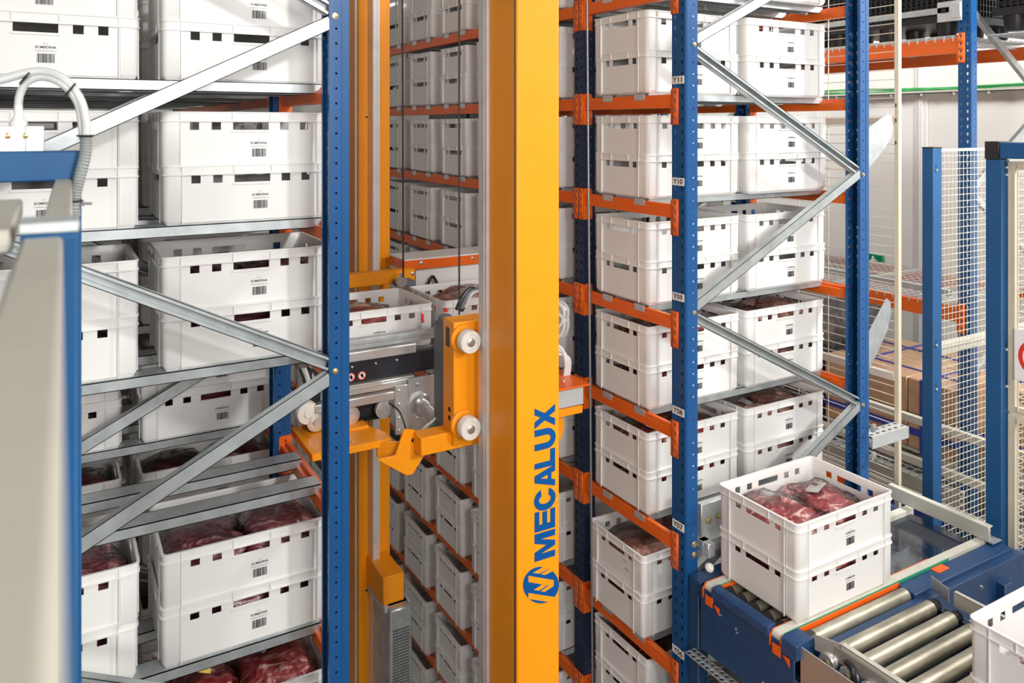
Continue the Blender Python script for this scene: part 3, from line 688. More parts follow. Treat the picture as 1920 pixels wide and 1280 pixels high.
# inner belt pulleys and deck
MB().box(.98, 1.345, 3.2, 3.24, -1.31, -1.205).build('inner_plate', 'dplate', ca)
for x in (1.155, 1.31, 1.0):
    MB().lathe((x, 3.17, -1.255), (0, -1, 0), [(.012, 0), (.04, .001), (.04, .02), (.032, .022), (.015, .023), (.013, .03), (.001, .03)], 22).build('pulley', 'alu', ca)
mb = MB()
for i in range(40): mb.box(.99 + .009 * i, .9945 + .009 * i, 3.165, 3.185, -1.292, -1.284)
mb.box(.98, 1.345, 3.165, 3.185, -1.297, -1.291).build('toothed_belt', 'black', ca)
for k, yb in enumerate((3.22, 3.66)): MB().box(.97, 2.24, yb, yb + .05, -1.11, -1.04).build('deck_rail', 'galv', ca, bev=.002)
for i in range(13): MB().cyl((1.0 + .1 * i, 3.27, -1.075), (1.0 + .1 * i, 3.66, -1.075), .02, 12).build('deck_roller', 'steel', ca)
MB().lathe((.955, 3.13, -1.20), (0, -1, 0), [(.02, -.06), (.045, -.05), (.05, 0), (.044, .012), (.02, .014), (.016, .02), (.001, .021)], 24).build('end_wheel', 'wheel', ca)
for k in range(5): MB().tube([(.93 + .012 * k, 3.16, -1.02), (.95 + .01 * k, 3.15, -1.08), (.93 + .014 * k, 3.15, -1.14)], .006, 6).build('cable', ('black', 'alu', 'cable', 'black', 'alu')[k], ca)
for k in range(4): MB().tube([(.94, 3.17 + .01 * k, -1.25), (1.0, 3.3, -1.29 - .01 * k), (1.1, 3.5, -1.33)], .005, 6).build('cable', 'cable', ca)
# yellow lower frame
def quadplate(mb, pts, t, ax=2):
    a = [Vector(p) for p in pts]; off = Vector((0, 0, -t)) if ax == 2 else Vector((0, t, 0)); k = len(mb.v); n = len(a)
    mb.v += [tuple(p) for p in a] + [tuple(p + off) for p in a]
    mb.f += [tuple(range(k, k + n)), tuple(range(k + 2 * n - 1, k + n - 1, -1))] + [(k + i, k + n + i, k + n + (i + 1) % n, k + (i + 1) % n) for i in range(n)]; mb.m += [0] * (n + 2)
mb = MB(); quadplate(mb, [(.92, 2.95, -1.30), (1.262, 2.95, -1.30), (1.262, 3.03, -1.30), (1.17, 3.26, -1.30), (.92, 3.26, -1.30)], .03)
mb.build('lower_beam', 'yellow', ca, bev=.003)
mb = MB().box(1.12, 1.22, 3.10, 3.75, -1.36, -1.29).build('lower_beam', 'yellow', ca, bev=.004)
MB().box(1.318, 1.60, 2.785, 2.87, -1.327, -1.253).build('arm', 'yellow', ca, bev=.004)
mb = MB(); quadplate(mb, [(1.278, 2.86, -1.236), (1.325, 2.86, -1.247), (1.352, 2.86, -1.29), (1.352, 2.86, -1.335), (1.39, 2.86, -1.335), (1.315, 2.86, -1.43), (1.285, 2.86, -1.425), (1.16, 2.86, -1.335), (1.24, 2.86, -1.335)], .014, 1)
gs = mb.build('gusset_plate', 'yellow', ca, bev=.003)
MB().lathe((1.318, 2.8605, -1.287), (0, -1, 0), [(.009, 0), (.009, .0015)], 12).build('slot', 'hole', gs)
mb = MB(); quadplate(mb, [(1.278, 2.87, -1.29), (1.20, 2.96, -1.31), (1.20, 2.96, -1.37), (1.278, 2.87, -1.42)], .01, 1); mb.build('gusset_plate', 'yellow', ca)
MB().box(.985, 1.09, 2.97, 3.01, -1.292, -1.283).box(.985, .995, 2.97, 3.01, -1.292, -1.16).build('foot_bracket', 'bolt', ca, bev=.001)
# rear frame
yb = MB().box(.95, 1.735, 3.74, 3.80, -.835, -.765).build('rear_beam', 'yellow', ca, bev=.004)
for x in (1.655, 1.72): bolt(yb, (x, 3.74, -.79), r=.009, m='bolt')
mb = MB().tube([(1.601, 3.62, -.76), (1.601, 3.62, -.79)], .012, 8).lathe((1.601, 3.62, -.80), (0, 1, 0), [(.028, -.012), (.03, 0), (.028, .012)], 14)
mb.build('shackle', 'bolt', ca)
MB().lathe((1.2, 3.72, -.83), (0, -1, 0), [(.075, 0), (.075, .03), (.06, .035), (.03, .035)], 24).build('drum', 'dplate', ca)
MB().box(1.60, 1.70, 3.66, 3.74, -.84, -.81).build('shackle_base', 'grey', ca, bev=.006)
rb = MB().box(1.70, 2.32, 3.80, 4.02, -.785, -.732).build('rear_cover', 'orange', ca, bev=.003)
MB().box(1.70, 2.32, 3.803, 4.02, -.732, -.725).build('cover_top', 'white', rb)
for x in (1.80, 2.12): bolt(rb, (x, 3.80, -.75), r=.009, m='bolt')
MB().box(1.78, 2.32, 3.83, 4.0, -1.0, -.785).build('rear_panel', 'white', ca, bev=.003)
MB().tube([(1.86, 3.8, -.93), (1.84, 3.8, -.88), (1.865, 3.8, -.83), (1.89, 3.8, -.86), (1.92, 3.79, -.93)], .008, 8).build('cable', 'black', ca)
for k in range(3): MB().tube([(1.55 + .02 * k, 2.92, -.79), (1.60 + .02 * k, 2.95, -.74), (1.66 + .02 * k, 2.98, -.72 - .01 * k), (1.72, 3.0, -.76)], .008, 7).build('cable', ('black', 'grey', 'cable')[k], ca)
MB().box(1.50, 1.515, 2.93, 2.95, -.80, -.785).build('red_cap', 'red', ca, bev=.003); MB().box(1.435, 1.445, 3.02, 3.04, -.86, -.82).build('red_cap', 'red', ca, bev=.004)
# right end of the carriage seen beside the mast
MB().box(1.93, 2.14, 2.80, 3.05, -1.262, -1.172).build('side_box', 'lgrey', ca, bev=.004)
tp = MB().box(1.93, 2.158, 2.775, 3.06, -1.172, -1.163).build('side_cover', 'orange', ca, bev=.002)
for x in (2.0, 2.07): bolt(tp, (x, 2.86, -1.163), (0, 0, 1), .007, 'bolt')
MB().box(1.93, 2.135, 2.80, 3.05, -1.30, -1.265).build('side_bracket', 'yellow', ca, bev=.003)
mb = MB(); quadplate(mb, [(2.0, 2.86, -1.30), (2.06, 2.86, -1.32), (2.075, 2.86, -1.36), (2.06, 2.86, -1.42), (2.0, 2.86, -1.46)], .012, 1); mb.build('side_bracket', 'yellow', ca)
for k in range(6):
    x = 2.10 + .012 * (k % 3); z = -.84 - .05 * (k // 3)
    MB().tube([(2.0, 3.05, z + .03), (x + .03, 3.0, z), (x + .06, 2.98, z - .05), (x + .03, 3.0, z - .12), (2.0, 3.05, z - .1)], .008, 7).build('cable', ('cable', 'alu', 'lgrey')[k % 3], ca)
for k in range(3): MB().tube([(2.0, 2.95, -1.0 - .02 * k), (2.10 + .01 * k, 2.93, -1.03 - .02 * k), (2.125 + .012 * k, 2.92, -1.10), (2.12 + .012 * k, 2.92, -1.165)], .008, 7).build('cable', 'cable', ca)
MB().box(2.0, 2.16, 3.12, 3.2, -1.15, -.85).build('side_panel', 'lgrey', ca, bev=.003)
MB().box(2.03, 2.09, 2.98, 3.04, -.83, -.79).build('red_cap', 'red', ca, bev=.006)

place_crate(1.01, 3.26, -1.038, 'white crate on the lift carriage, left one beside the blue post', 'crates on the lift carriage', True, False)
place_crate(1.653, 3.26, -1.038, 'white crate on the lift carriage, right one nearest the yellow mast', 'crates on the lift carriage', True, False)
place_meat(1.30, 3.47, -1.025, 'red', 0, .2, 'red bagged meat in the left crate on the lift carriage', 'meat on the lift carriage', 1.5, 1, 1.3)
place_meat(1.90, 3.47, -1.025, 'pink', 1, .2, 'pink bagged meat in the right crate on the lift carriage', 'meat on the lift carriage', 1.5, 1, 1.45)

# ------------------------------------------------------------ transfer conveyor (right)
tc = thing('transfer_conveyor', 'blue transfer conveyor with two cream belts under the stacked crates', 'conveyor', (3.1, 2.15, -2.9))
MB().box(2.412, 2.418, 1.90, 2.36, -2.19, -1.93).build('side_plate', 'cblue', tc, bev=.002)
sp = MB().prism([(2.40, -1.935), (2.405, -1.905), (2.418, -1.897), (2.448, -1.897), (2.448, -1.935)], lambda u, v, t: (u, t, v), 2.012, 2.292).build('top_flange', 'cblue', tc, bev=.001)
MB().prism([(2.40, -1.955), (2.405, -1.905), (2.418, -1.897), (2.50, -1.897), (2.50, -1.955)], lambda u, v, t: (u, t, v), 1.885, 1.95).build('top_flange', 'cblue', tc, bev=.001)
for y, z in ((2.25, -1.99), (2.17, -2.0), (2.165, -2.012), (2.04, -2.13)): bolt(tc, (2.412, y, z), (-1, 0, 0), .004, 'bolt')
MB().box(2.43, 3.80, 2.375, 2.445, -2.0, -1.93).build('rear_frame', 'cblue', tc, bev=.003)
def beltline(y0, y1, label):
    mb = MB(); r = .018; zt = -1.906; prof = [(2.415 + r - r * math.sin(a), zt - r + r * math.cos(a)) for a in [math.pi * i / 10 for i in range(11)]]
    prof += [(3.80, zt - 2 * r), (3.80, zt)]
    mb.prism(prof, lambda u, v, t: (u, t, v), y0, y1); b = mb.build('belt', 'belt', tc)
    MB().box(2.44, 3.5, y0 - .004, y0, zt - .012, zt - .0004).build('belt_edge', 'green', b)
    return b
beltline(1.966, 2.002, ''); beltline(2.300, 2.338, '')
for y0, y1 in ((1.956, 1.961), (2.004, 2.009), (2.290, 2.296), (2.340, 2.346)):
    x1 = 3.13 if y0 < 1.97 else 3.42
    mb = MB().prism([(2.408, -1.965), (2.408, -1.93), (2.425, -1.909), (x1, -1.909), (x1, -1.925), (2.45, -1.93), (2.43, -1.965)], lambda u, v, t: (u, t, v), y0, y1); mb.build('belt_guide', 'orange_b', tc)
for y in (1.975, 2.31):
    mb = MB().box(2.405, 2.409, y - .02, y + .018, -1.985, -1.945); mb.prism([(0, 0), (.03, 0), (.03, -.03)], lambda u, v, t: (t, y - .028 - u, -1.965 + v), 2.404, 2.409); mb.build('belt_guide', 'orange_b', tc, bev=.001)
for i, y in enumerate((2.03, 2.095, 2.16, 2.225, 2.285)):
    rl_ = MB().cyl((2.51, y, -1.945), (3.10, y, -1.945), .025, 18).build('roller', 'steel', tc)
    MB().cyl((2.462, y, -1.945), (2.51, y, -1.945), .027, 18).build('drive_pulley', 'black', rl_); MB().lathe((2.462, y, -1.945), (-1, 0, 0), [(.013, 0), (.013, .002), (.006, .002)], 14).build('bearing', 'brass', rl_)
    if i: MB().tube([(2.475, y, -1.92), (2.478, y - .03, -1.918), (2.475, y - .065, -1.92)], .004, 6, sub=3).build('round_belt', 'black', rl_)
fr = MB().cyl((2.545, 1.923, -1.937), (3.115, 1.923, -1.937), .0285, 24).lathe((2.565, 1.923, -1.937), (1, 0, 0), [(.0292, 0), (.0292, .006)], 24).lathe((3.085, 1.923, -1.937), (1, 0, 0), [(.0292, 0), (.0292, .006)], 24).build('roller', 'steel', tc)
MB().cyl((2.505, 1.923, -1.937), (2.545, 1.923, -1.937), .031, 22).build('drive_pulley', 'black', fr); MB().lathe((2.505, 1.923, -1.937), (-1, 0, 0), [(.014, 0), (.014, .002), (.006, .002)], 14).build('bearing', 'brass', fr)
MB().box(3.13, 3.78, 2.0, 2.30, -1.935, -1.928).build('deck_plate', 'gloss', tc)
MB().box(2.45, 3.9, 1.89, 2.40, -2.06, -2.05).build('under_plate', 'navy', tc)
MB().box(3.125, 3.86, 1.885, 1.962, -1.945, -1.916).build('front_flange', 'cblue', tc, bev=.003)
MB().box(3.36, 3.44, 1.925, 1.960, -1.916, -1.913).build('belt_guide', 'orange_b', tc)
MB().box(2.50, 3.92, 1.856, 1.891, -2.25, -1.934).build('front_frame', 'cblue', tc, bev=.003)
for x in (3.55, 3.22): bolt(tc, (x, 1.856, -1.99), r=.007, m='bolt')
mb = MB().tube([(2.80, 1.8555, -2.0), (2.806, 1.8555, -2.008), (2.812, 1.8555, -1.998), (2.82, 1.8555, -2.004), (2.826, 1.8555, -1.99), (2.84, 1.8555, -2.006), (2.85, 1.8555, -1.995)], .0012, 4, sub=3)
mb.build('marker_scribble', 'sticker', tc)
MB().box(3.775, 3.79, 1.94, 2.42, -1.895, -1.83).box(3.775, 3.81, 1.94, 2.42, -1.834, -1.828).build('end_stop', 'pale', tc, bev=.002)
MB().box(3.79, 3.86, 1.93, 2.0, -1.906, -1.90).build('corner_plate', 'galv_l', tc)
for x, y in ((2.46, 2.42), (3.7, 2.42), (3.7, 1.85), (2.55, 1.85)): MB().box(x - .03, x + .03, y - .03 + (.0), y + .03, ZF, -2.0).build('leg', 'cblue', tc, bev=.003)
# perforated tray hanging below
mb = MB()
for k in range(2): mb.perf((2.36 + .03 * k, 1.6, -2.215), (1, 0, 0), (0, 1, 0), .03, .8, .025, [(0, .03, 1)], 'round', 0, .008)
mb.build('perforated_tray', 'galv', tc, solid=.002)
# switchgear between post and crates
MB().box(2.50, 2.66, 2.43, 2.46, -1.86, -1.80).box(2.50, 2.54, 2.40, 2.46, -1.86, -1.80).box(2.52, 2.7, 2.46, 2.49, -1.80, -1.66).build('sensor_bracket', 'galv_l', tc, bev=.002)
bolt(tc, (2.56, 2.455, -1.735), r=.012); bolt(tc, (2.62, 2.455, -1.73), r=.01)
MB().lathe((2.50, 2.40, -1.90), (0, -.7, .7), [(.018, 0), (.02, .008), (.014, .02), (.001, .023)], 16).build('knob', 'wheel', tc)
tag(MB().box(2.46, 3.7, 1.92, 2.7, -2.72, -2.68).build('lower_table', 'cblue', loc=(3, 2.3, -2.72), bev=.003), 'blue lower table under the transfer conveyor, covered in black film', 'table')
b = blob(33, 1.1, .66, .17, .35, 60, 30); b.v = [(x + 3.08, y + 2.3, z - 2.68) for x, y, z in b.v]
tag(b.build('plastic_film', 'wrap', loc=(3.08, 2.3, -2.68)), 'crumpled black plastic film lying under the blue conveyor', 'film')

for q in range(2):
    place_crate(2.512, 1.963, -1.904 + q * CP, '%s white crate of the pair standing on the cream conveyor belts' % ('lower', 'upper')[q], 'crates on the conveyors', True, False)
    place_crate(2.515, .957, -1.904 + q * CP, '%s white crate of the pair at the lower right picture corner' % ('lower', 'upper')[q], 'crates on the conveyors', True, False)
place_meat(2.81, 2.16, -1.893, 'red', 2, 0, 'red meat filling the lower crate on the cream belts', 'meat on the conveyors', 1.85, 1.1, 1.1, film=False)
place_meat(2.69, 2.17, -1.712, 'red', 0, .15, 'red marbled bagged meat at the left of the crate on the cream belts', 'meat on the conveyors', 1.0, 1.12, 1.25)
place_meat(2.92, 2.15, -1.712, 'red', 1, 2.9, 'red marbled bagged meat at the right of the crate on the cream belts', 'meat on the conveyors', 1.0, 1.05, 1.3, paper=True)
place_meat(2.81, 1.15, -1.893, 'red', 1, 0, 'red meat in the lower crate at the lower right picture corner', 'meat on the conveyors', 1.85, 1.1, 1.1, film=False)
place_meat(2.70, 1.12, -1.712, 'red', 2, 0, 'red bagged meat in the upper crate at the lower right picture corner', 'meat on the conveyors', 1.1, 1.0, .9)

# ------------------------------------------------------------ roller conveyor (front right)
rc = thing('roller_conveyor', 'steel roller conveyor with blue side frames at the lower right', 'conveyor', (2.8, 1.3, -2.9))
for i in range(13):
    y = 1.822 - .081 * i
    r_ = MB().cyl((2.535, y, -1.935), (3.12, y, -1.935), .0285, 24).lathe((3.085, y, -1.935), (1, 0, 0), [(.0292, 0), (.0292, .005)], 24).build('roller', 'steel', rc)
    MB().cyl((3.12, y, -1.935), (3.165, y, -1.935), .022, 16).build('roller_end', 'black', r_)
for x0, x1 in ((2.462, 2.50), (3.17, 3.22)):
    sf = MB().box(x0, x1, .75, 1.86, -1.972, -1.955).box(x0, x0 + .004, .75, 1.86, -2.08, -1.955).box(x1 - .004, x1, .75, 1.86, -2.08, -1.955).build('side_frame', 'cblue', rc, bev=.002)
    for k in range(7):
        y = 1.80 - .166 * k; MB().lathe(((x0 + x1) / 2, y, -1.955), (0, 0, 1), [(.010, 0), (.010, .0012)], 14).build('bolt_hole', 'hole', sf)
for k in range(6):
    y = 1.822 - .081 * k
    wv = MB().lathe((2.495, y, -1.945), (1, 0, 0), [(.012, -.012), (.03, -.012), (.032, -.006), (.028, .004), (.031, .012), (.03, .014), (.01, .014)], 22).build('side_wheel', 'alu', rc)
    MB().lathe((2.483, y, -1.945), (-1, 0, 0), [(.012, 0), (.012, .003), (.005, .004)], 12).build('bearing', 'brass', wv)
MB().prism([(2.425, -1.905), (2.431, -1.905), (2.431, -2.22), (2.425, -2.22)], lambda u, v, t: (u, t, v), .75, 1.885).build('side_cover', 'inox', rc, bev=.001)
# guides: flared tip then straight run
mb = MB().box(2.508, 2.512, .75, 1.78, -1.915, -1.862).box(2.508, 2.530, .75, 1.78, -1.866, -1.860)
mb.build('guide_rail', 'pale', rc, bev=.001)
mb = MB(); 
mb.v = [(2.474, 1.862, -1.862), (2.512, 1.78, -1.862), (2.512, 1.78, -1.918), (2.474, 1.862, -1.918), (2.476, 1.864, -1.862), (2.516, 1.78, -1.862), (2.516, 1.78, -1.918), (2.476, 1.864, -1.918)]
mb.f = [(0, 1, 2, 3), (7, 6, 5, 4), (0, 4, 5, 1), (1, 5, 6, 2), (2, 6, 7, 3), (3, 7, 4, 0)]; mb.m = [0] * 6
mb.box(2.500, 2.503, 1.60, 1.80, -1.925, -1.875).build('guide_tip', 'inox', rc)
mb = MB().box(3.182, 3.188, .75, 1.765, -1.915, -1.858).box(3.182, 3.20, .75, 1.765, -1.862, -1.857); mb.build('guide_rail', 'pale', rc, bev=.001)
mb = MB(); mb.v = [(3.215, 1.875, -1.858), (3.182, 1.785, -1.858), (3.182, 1.785, -1.912), (3.215, 1.875, -1.912), (3.218, 1.873, -1.858), (3.186, 1.785, -1.858), (3.186, 1.785, -1.912), (3.218, 1.873, -1.912)]
mb.f = [(0, 1, 2, 3), (7, 6, 5, 4), (0, 4, 5, 1), (1, 5, 6, 2), (2, 6, 7, 3), (3, 7, 4, 0)]; mb.m = [0] * 6; mb.build('guide_tip', 'inox', rc)
for x, y in ((2.485, 1.715), (3.205, 1.70)): MB().tube([(x, y, -1.955), (x, y, -1.925), (x + .004, y + .012, -1.905), (x + .008, y + .035, -1.90)], .010, 10).lathe((x, y, -1.955), (0, 0, 1), [(.018, 0), (.018, .008), (.012, .01)], 12).build('guide_holder', 'black' if x < 3 else 'bolt', rc)
for x in (2.48, 3.195):
    for y in (1.7, .8): MB().box(x - .025, x + .025, y - .025, y + .025, ZF, -2.08).build('leg', 'cblue', rc, bev=.003)
MB().box(2.505, 3.165, .75, 1.80, -2.06, -2.055).build('under_tray', 'navy', rc)

# ------------------------------------------------------------ fences
def wires(mb, o, U, V, lu, lv, du, dv, r=.0016):
    o = Vector(o); U = Vector(U); V = Vector(V); N = U.cross(V)
    for i in range(int(lu / du) + 1): mb.bar(o + U * i * du, o + U * i * du + V * lv, 2 * r, 2 * r, up=N)
    for j in range(int(lv / dv) + 1): mb.bar(o + V * j * dv + N * r * 1.5, o + V * j * dv + U * lu + N * r * 1.5, 2 * r, 2 * r, up=N)
def keyhole(parent, c, ax, m='hole'):
    c = Vector(c); mb = MB().lathe(c, ax, [(.007, 0), (.007, .001)], 10)
    mb.bar(c + Vector((0, 0, .004)), c + Vector((0, 0, .03)), .004, .002, up=ax); mb.build('slot', m, parent)
    MB().lathe(c + Vector(ax) * .001 + Vector((0, 0, -.002)), ax, [(.008, 0), (.008, .002), (.004, .008)], 10).build('bolt', 'bolt', parent)
fe = thing('mesh_fence', 'blue post and pale square-mesh fence panel behind the conveyor', 'fence', (4.6, 2.45, -5.0))
po = MB().box(4.155, 4.235, 2.41, 2.47, ZF, -.12).build('fence_post', 'fblue', fe, bev=.003)
MB().box(4.155, 4.235, 2.41, 2.47, -.12, -.114).build('post_cap', 'black', po)
for z in (-.235, -1.17, -1.405, -2.2): keyhole(po, (4.18, 2.41, z), (0, -1, 0))
mb = MB(); wires(mb, (4.24, 2.44, -2.9), (1, 0, 0), (0, 0, 1), 1.25, 2.76, .036, .036, .0012)
tag(mb.build('wire_mesh', 'wire', fe, smooth=False), kind='stuff')
MB().box(4.24, 5.5, 2.445, 2.46, -.14, -.125).build('top_rail', 'beige', fe); MB().box(4.24, 5.5, 2.445, 2.475, -1.245, -1.19).build('mid_rail', 'pale', fe, bev=.002)
fe2 = thing('mesh_fence', 'blue corner post and beige mesh panel at the right picture edge', 'fence', (3.93, 1.5, -5.0))
po = MB().box(3.862, 3.93, 1.93, 2.0, ZF, -.155).build('fence_post', 'fblue', fe2, bev=.003)
MB().box(3.858, 3.934, 1.94, 2.002, -.155, -.072).build('corner_cap', 'black', fe2, bev=.002)
MB().box(3.862, 3.93, .6, 1.94, -.15, -.075).build('top_beam', 'fblue', fe2, bev=.003)
for z in (-.19, -.225): keyhole(po, (3.896, 1.93, z), (0, -1, 0))
for z in (-1.03, -1.20): keyhole(po, (3.896, 1.93, z), (0, -1, 0))
for z0, z1 in ((-1.315, -.165), (-2.6, -1.325)):
    f_ = MB().box(3.90, 3.925, 1.895, 1.925, z0, z1).box(3.90, 3.925, .6, 1.895, z1 - .03, z1).box(3.90, 3.925, .6, 1.895, z0, z0 + .03).build('panel_frame', 'beige', fe2, bev=.002)
    mb = MB(); wires(mb, (3.895, .62, z0 + .012), (0, 1, 0), (0, 0, 1), 1.26, z1 - z0 - .02, .036, .0325, .0021)
    tag(mb.build('wire_mesh', 'beige', f_, smooth=False), kind='stuff')
sgn_ = MB().box(3.882, 3.885, 1.66, 1.888, -1.155, -.925).build('warning_sign', 'sticker', loc=(3.883, 1.77, -1.155), bev=.001)
tag(sgn_, 'white sign with red ring on the beige mesh panel at right edge', 'sign')
mb = MB(); n = 40
for i in range(n):
    a0 = 2 * math.pi * i / n; a1 = 2 * math.pi * (i + 1) / n
    mb.face([(3.8812, 1.78 + r * math.cos(a), -1.04 + r * math.sin(a)) for r, a in ((.092, a0), (.092, a1), (.074, a1), (.074, a0))])
mb.bar((3.8812, 1.835, -.985), (3.8812, 1.725, -1.095), .0004, .014, up=(0, 1, -1)); mb.build('ring', 'red', sgn_, smooth=False)
fe3 = thing('mesh_fence', 'pale wide-mesh safety fence along the back of the right rack', 'fence', (4.0, 4.0, -5.0))
MB().box(3.990, 4.016, 2.495, 2.52, ZF, 1.6).build('fence_post', 'beige', fe3, bev=.002)
MB().box(3.99, 4.02, 5.5, 5.53, ZF, 1.6).build('fence_post', 'beige', fe3, bev=.002)
mb = MB(); wires(mb, (4.0, 2.52, -3.2), (0, 1, 0), (0, 0, 1), 3.0, 4.7, .2, .05, .0019)
tag(mb.build('wire_mesh', 'wire', fe3, smooth=False), kind='stuff')
for z in (.036, -1.335): MB().box(3.985, 4.012, 2.52, 5.5, z - .03, z + .01).build('rail', 'pale', fe3, bev=.002)
for z in (.1, .02, -.1): MB().box(3.987, 3.988, 2.507, 2.512, z, z + .02).build('slot', 'hole', fe3)
def plate(label, pts, y, t=.004):
    mb = MB(); quadplate(mb, [(a, y + b, c) for a, b, c in pts], t, 1); tag(mb.build('guard_plate', 'galv', loc=(pts[0][0], y, pts[0][2])), label, 'plate')
plate('upper galvanised spacer plate between rack post and rear fence', [(3.66, 0, -.235), (3.66, 0, -.02), (3.88, .03, .062), (3.93, .035, .05), (3.95, .04, 0), (3.94, .04, -.05), (3.86, .03, -.12)], 2.46)
plate('lower galvanised spacer plate between rack post and rear fence', [(3.66, 0, -1.27), (3.66, 0, -1.08), (3.88, .03, -.905), (3.92, .035, -.93), (3.93, .04, -1.0), (3.90, .04, -1.08), (3.80, .03, -1.18)], 2.46)
mb = MB().box(3.685, 3.99, 2.44, 2.445, -1.64, -1.58).perf((3.685, 2.445, -1.58), (0, 1, 0), (1, 0, 0), .07, .3, .05, [(0, .035, 1), (.035, .07, 1)], 'slot', 0, .008).box(3.685, 3.99, 2.512, 2.516, -1.6, -1.58)
tag(mb.build('support_bracket', 'galv_l', loc=(3.8, 2.47, -1.64), smooth=False), 'slotted galvanised bracket between the rack and the rear fence', 'bracket')
for k, z in enumerate((-1.52, -1.66)): MB().lathe((3.66, 2.42, z), (0, -1, 0), [(.022, 0), (.022, .004), (.006, .008)], 16).build('washer', 'bolt', rr)

# ------------------------------------------------------------ pallet rack and its goods
pr = thing('pallet_rack', 'blue and orange pallet rack with wire decks behind the fences', 'rack', (5.9, 4.2, -5.0))
for y0 in (2.87, 5.75):
    upright(pr, 5.37, 1, y0, ZF + .02, 1.3); upright(pr, 6.47, -1, y0, ZF + .02, 1.3)
    for (a, b) in ((.78, .17), (-.43, .15), (-.45, -1.05), (-1.7, -1.08)):
        MB().bar((5.44, y0 + .04, a), (6.40, y0 + .04, b), .03, .045).build('brace', 'galv', pr, bev=.002)
for z in (.59, -1.215, -2.46):
    for x, s_ in ((5.37, 1), (6.46, -1)):
        MB().box(min(x, x + s_ * .045), max(x, x + s_ * .045), 2.95, 5.75, z - .1, z).build('beam', 'orange' if z > -2 else 'pale', pr, bev=.003)
    MB().box(6.415, 6.46, 1.2, 2.87, z - .1, z).build('beam', 'orange' if z > -2 else 'pale', pr, bev=.003)
    c = MB().perf((5.364, 2.905, z - .17), (0, 1, 0), (0, 0, 1), .05, .2, .05, [(0, .05, 1)], 'slot', 0, .006).build('connector', 'orange' if z > -2 else 'pale', pr, solid=.004)
    mb = MB()
    for i in range(46): mb.bar((5.365, 2.98 + .06 * i, z + .012), (6.46, 2.98 + .06 * i, z + .012), .006, .006); mb.bar((5.363, 2.98 + .06 * i, z + .012), (5.363, 2.98 + .06 * i, z - .02), .007, .006)
    for i in range(16): mb.bar((5.38 + .07 * i, 2.97, z + .018), (5.38 + .07 * i, 5.73, z + .018), .006, .006)
    for i in range(26): mb.bar((5.5 + .04 * i, 1.3, z + .012), (5.5 + .04 * i, 2.85, z + .012), .006, .006)
    for i in range(4): mb.box(5.38, 6.45, 3.1 + .75 * i, 3.14 + .75 * i, z - .02, z + .008)
    tag(mb.build('wire_deck', 'galv_l', pr, smooth=False), kind='stuff')
MB().box(5.32, 5.35, 2.98, 5.7, .76, .80).build('stop_rail', 'galv', pr, bev=.002)
bk = MB().box(5.32, 5.325, 2.90, 3.06, .70, .835).box(5.31, 5.32, 2.905, 2.96, .72, .82).build('rail_bracket', 'galv_l', pr, bev=.004)
MB().box(5.316, 5.319, 3.0, 3.03, .76, .79).build('slot', 'hole', bk)
MB().box(5.32, 5.35, 2.98, 5.7, -1.14, -1.10).build('stop_rail', 'galv', pr, bev=.002)
for z in (-1.98, -2.26, -2.5): MB().box(5.2, 5.24, 1.6, 5.7, z - .05, z).build('front_rail', 'pale', pr, bev=.002)
# black trays and pallet bases on the top deck
def tray_mesh():
    mb = MB().box(0, .78, 0, 1.0, .004, .012).box(0, .78, 0, .012, 0, .042).box(0, .78, .988, 1.0, 0, .042).box(0, .012, 0, 1, 0, .042).box(.768, .78, 0, 1, 0, .042)
    for i in range(26): mb.box(-.012, 0, .02 + .0385 * i, .032 + .0385 * i, .004, .05)
    for i in range(20): mb.box(.02 + .0385 * i, .032 + .0385 * i, -.012, 0, .004, .05)
    mb.box(-.016, .796, -.016, 1.016, .038, .043); return mb
TR = finish_mesh(tray_mesh(), 'black_tray', ['black'])
def base_mesh():
    mb = MB().box(-.02, .80, -.02, 1.02, .115, .15).box(-.02, .80, -.02, 1.02, .10, .116)
    for x in (.07, .39, .71):
        for y in (.08, .5, .92): mb.lathe((x, y, 0), (0, 0, 1), [(.055, 0), (.062, .02), (.07, .10)], 18)
    return mb
BS = finish_mesh(base_mesh(), 'pallet', ['black'])
for k, (y, wd) in enumerate(((4.25, 'left'), (3.05, 'middle'), (1.78, 'right'))):
    o = bpy.data.objects.new('pallet', BS); COL.objects.link(o); o.location = (5.5, y, .62 + ZC); tag(o, 'black plastic pallet with round feet under the %s tray stack' % wd, 'pallet', 'black pallets on the top deck')
    for q in range(11):
        o = bpy.data.objects.new('black_tray', TR); COL.objects.link(o); o.location = (5.51, y, .77 + .043 * q + ZC)
        tag(o, 'black ribbed tray, %s from the bottom of the %s stack on the pallet rack' % ((ordn + ['eleventh'])[q], wd), 'tray', 'black trays on the pallet rack')
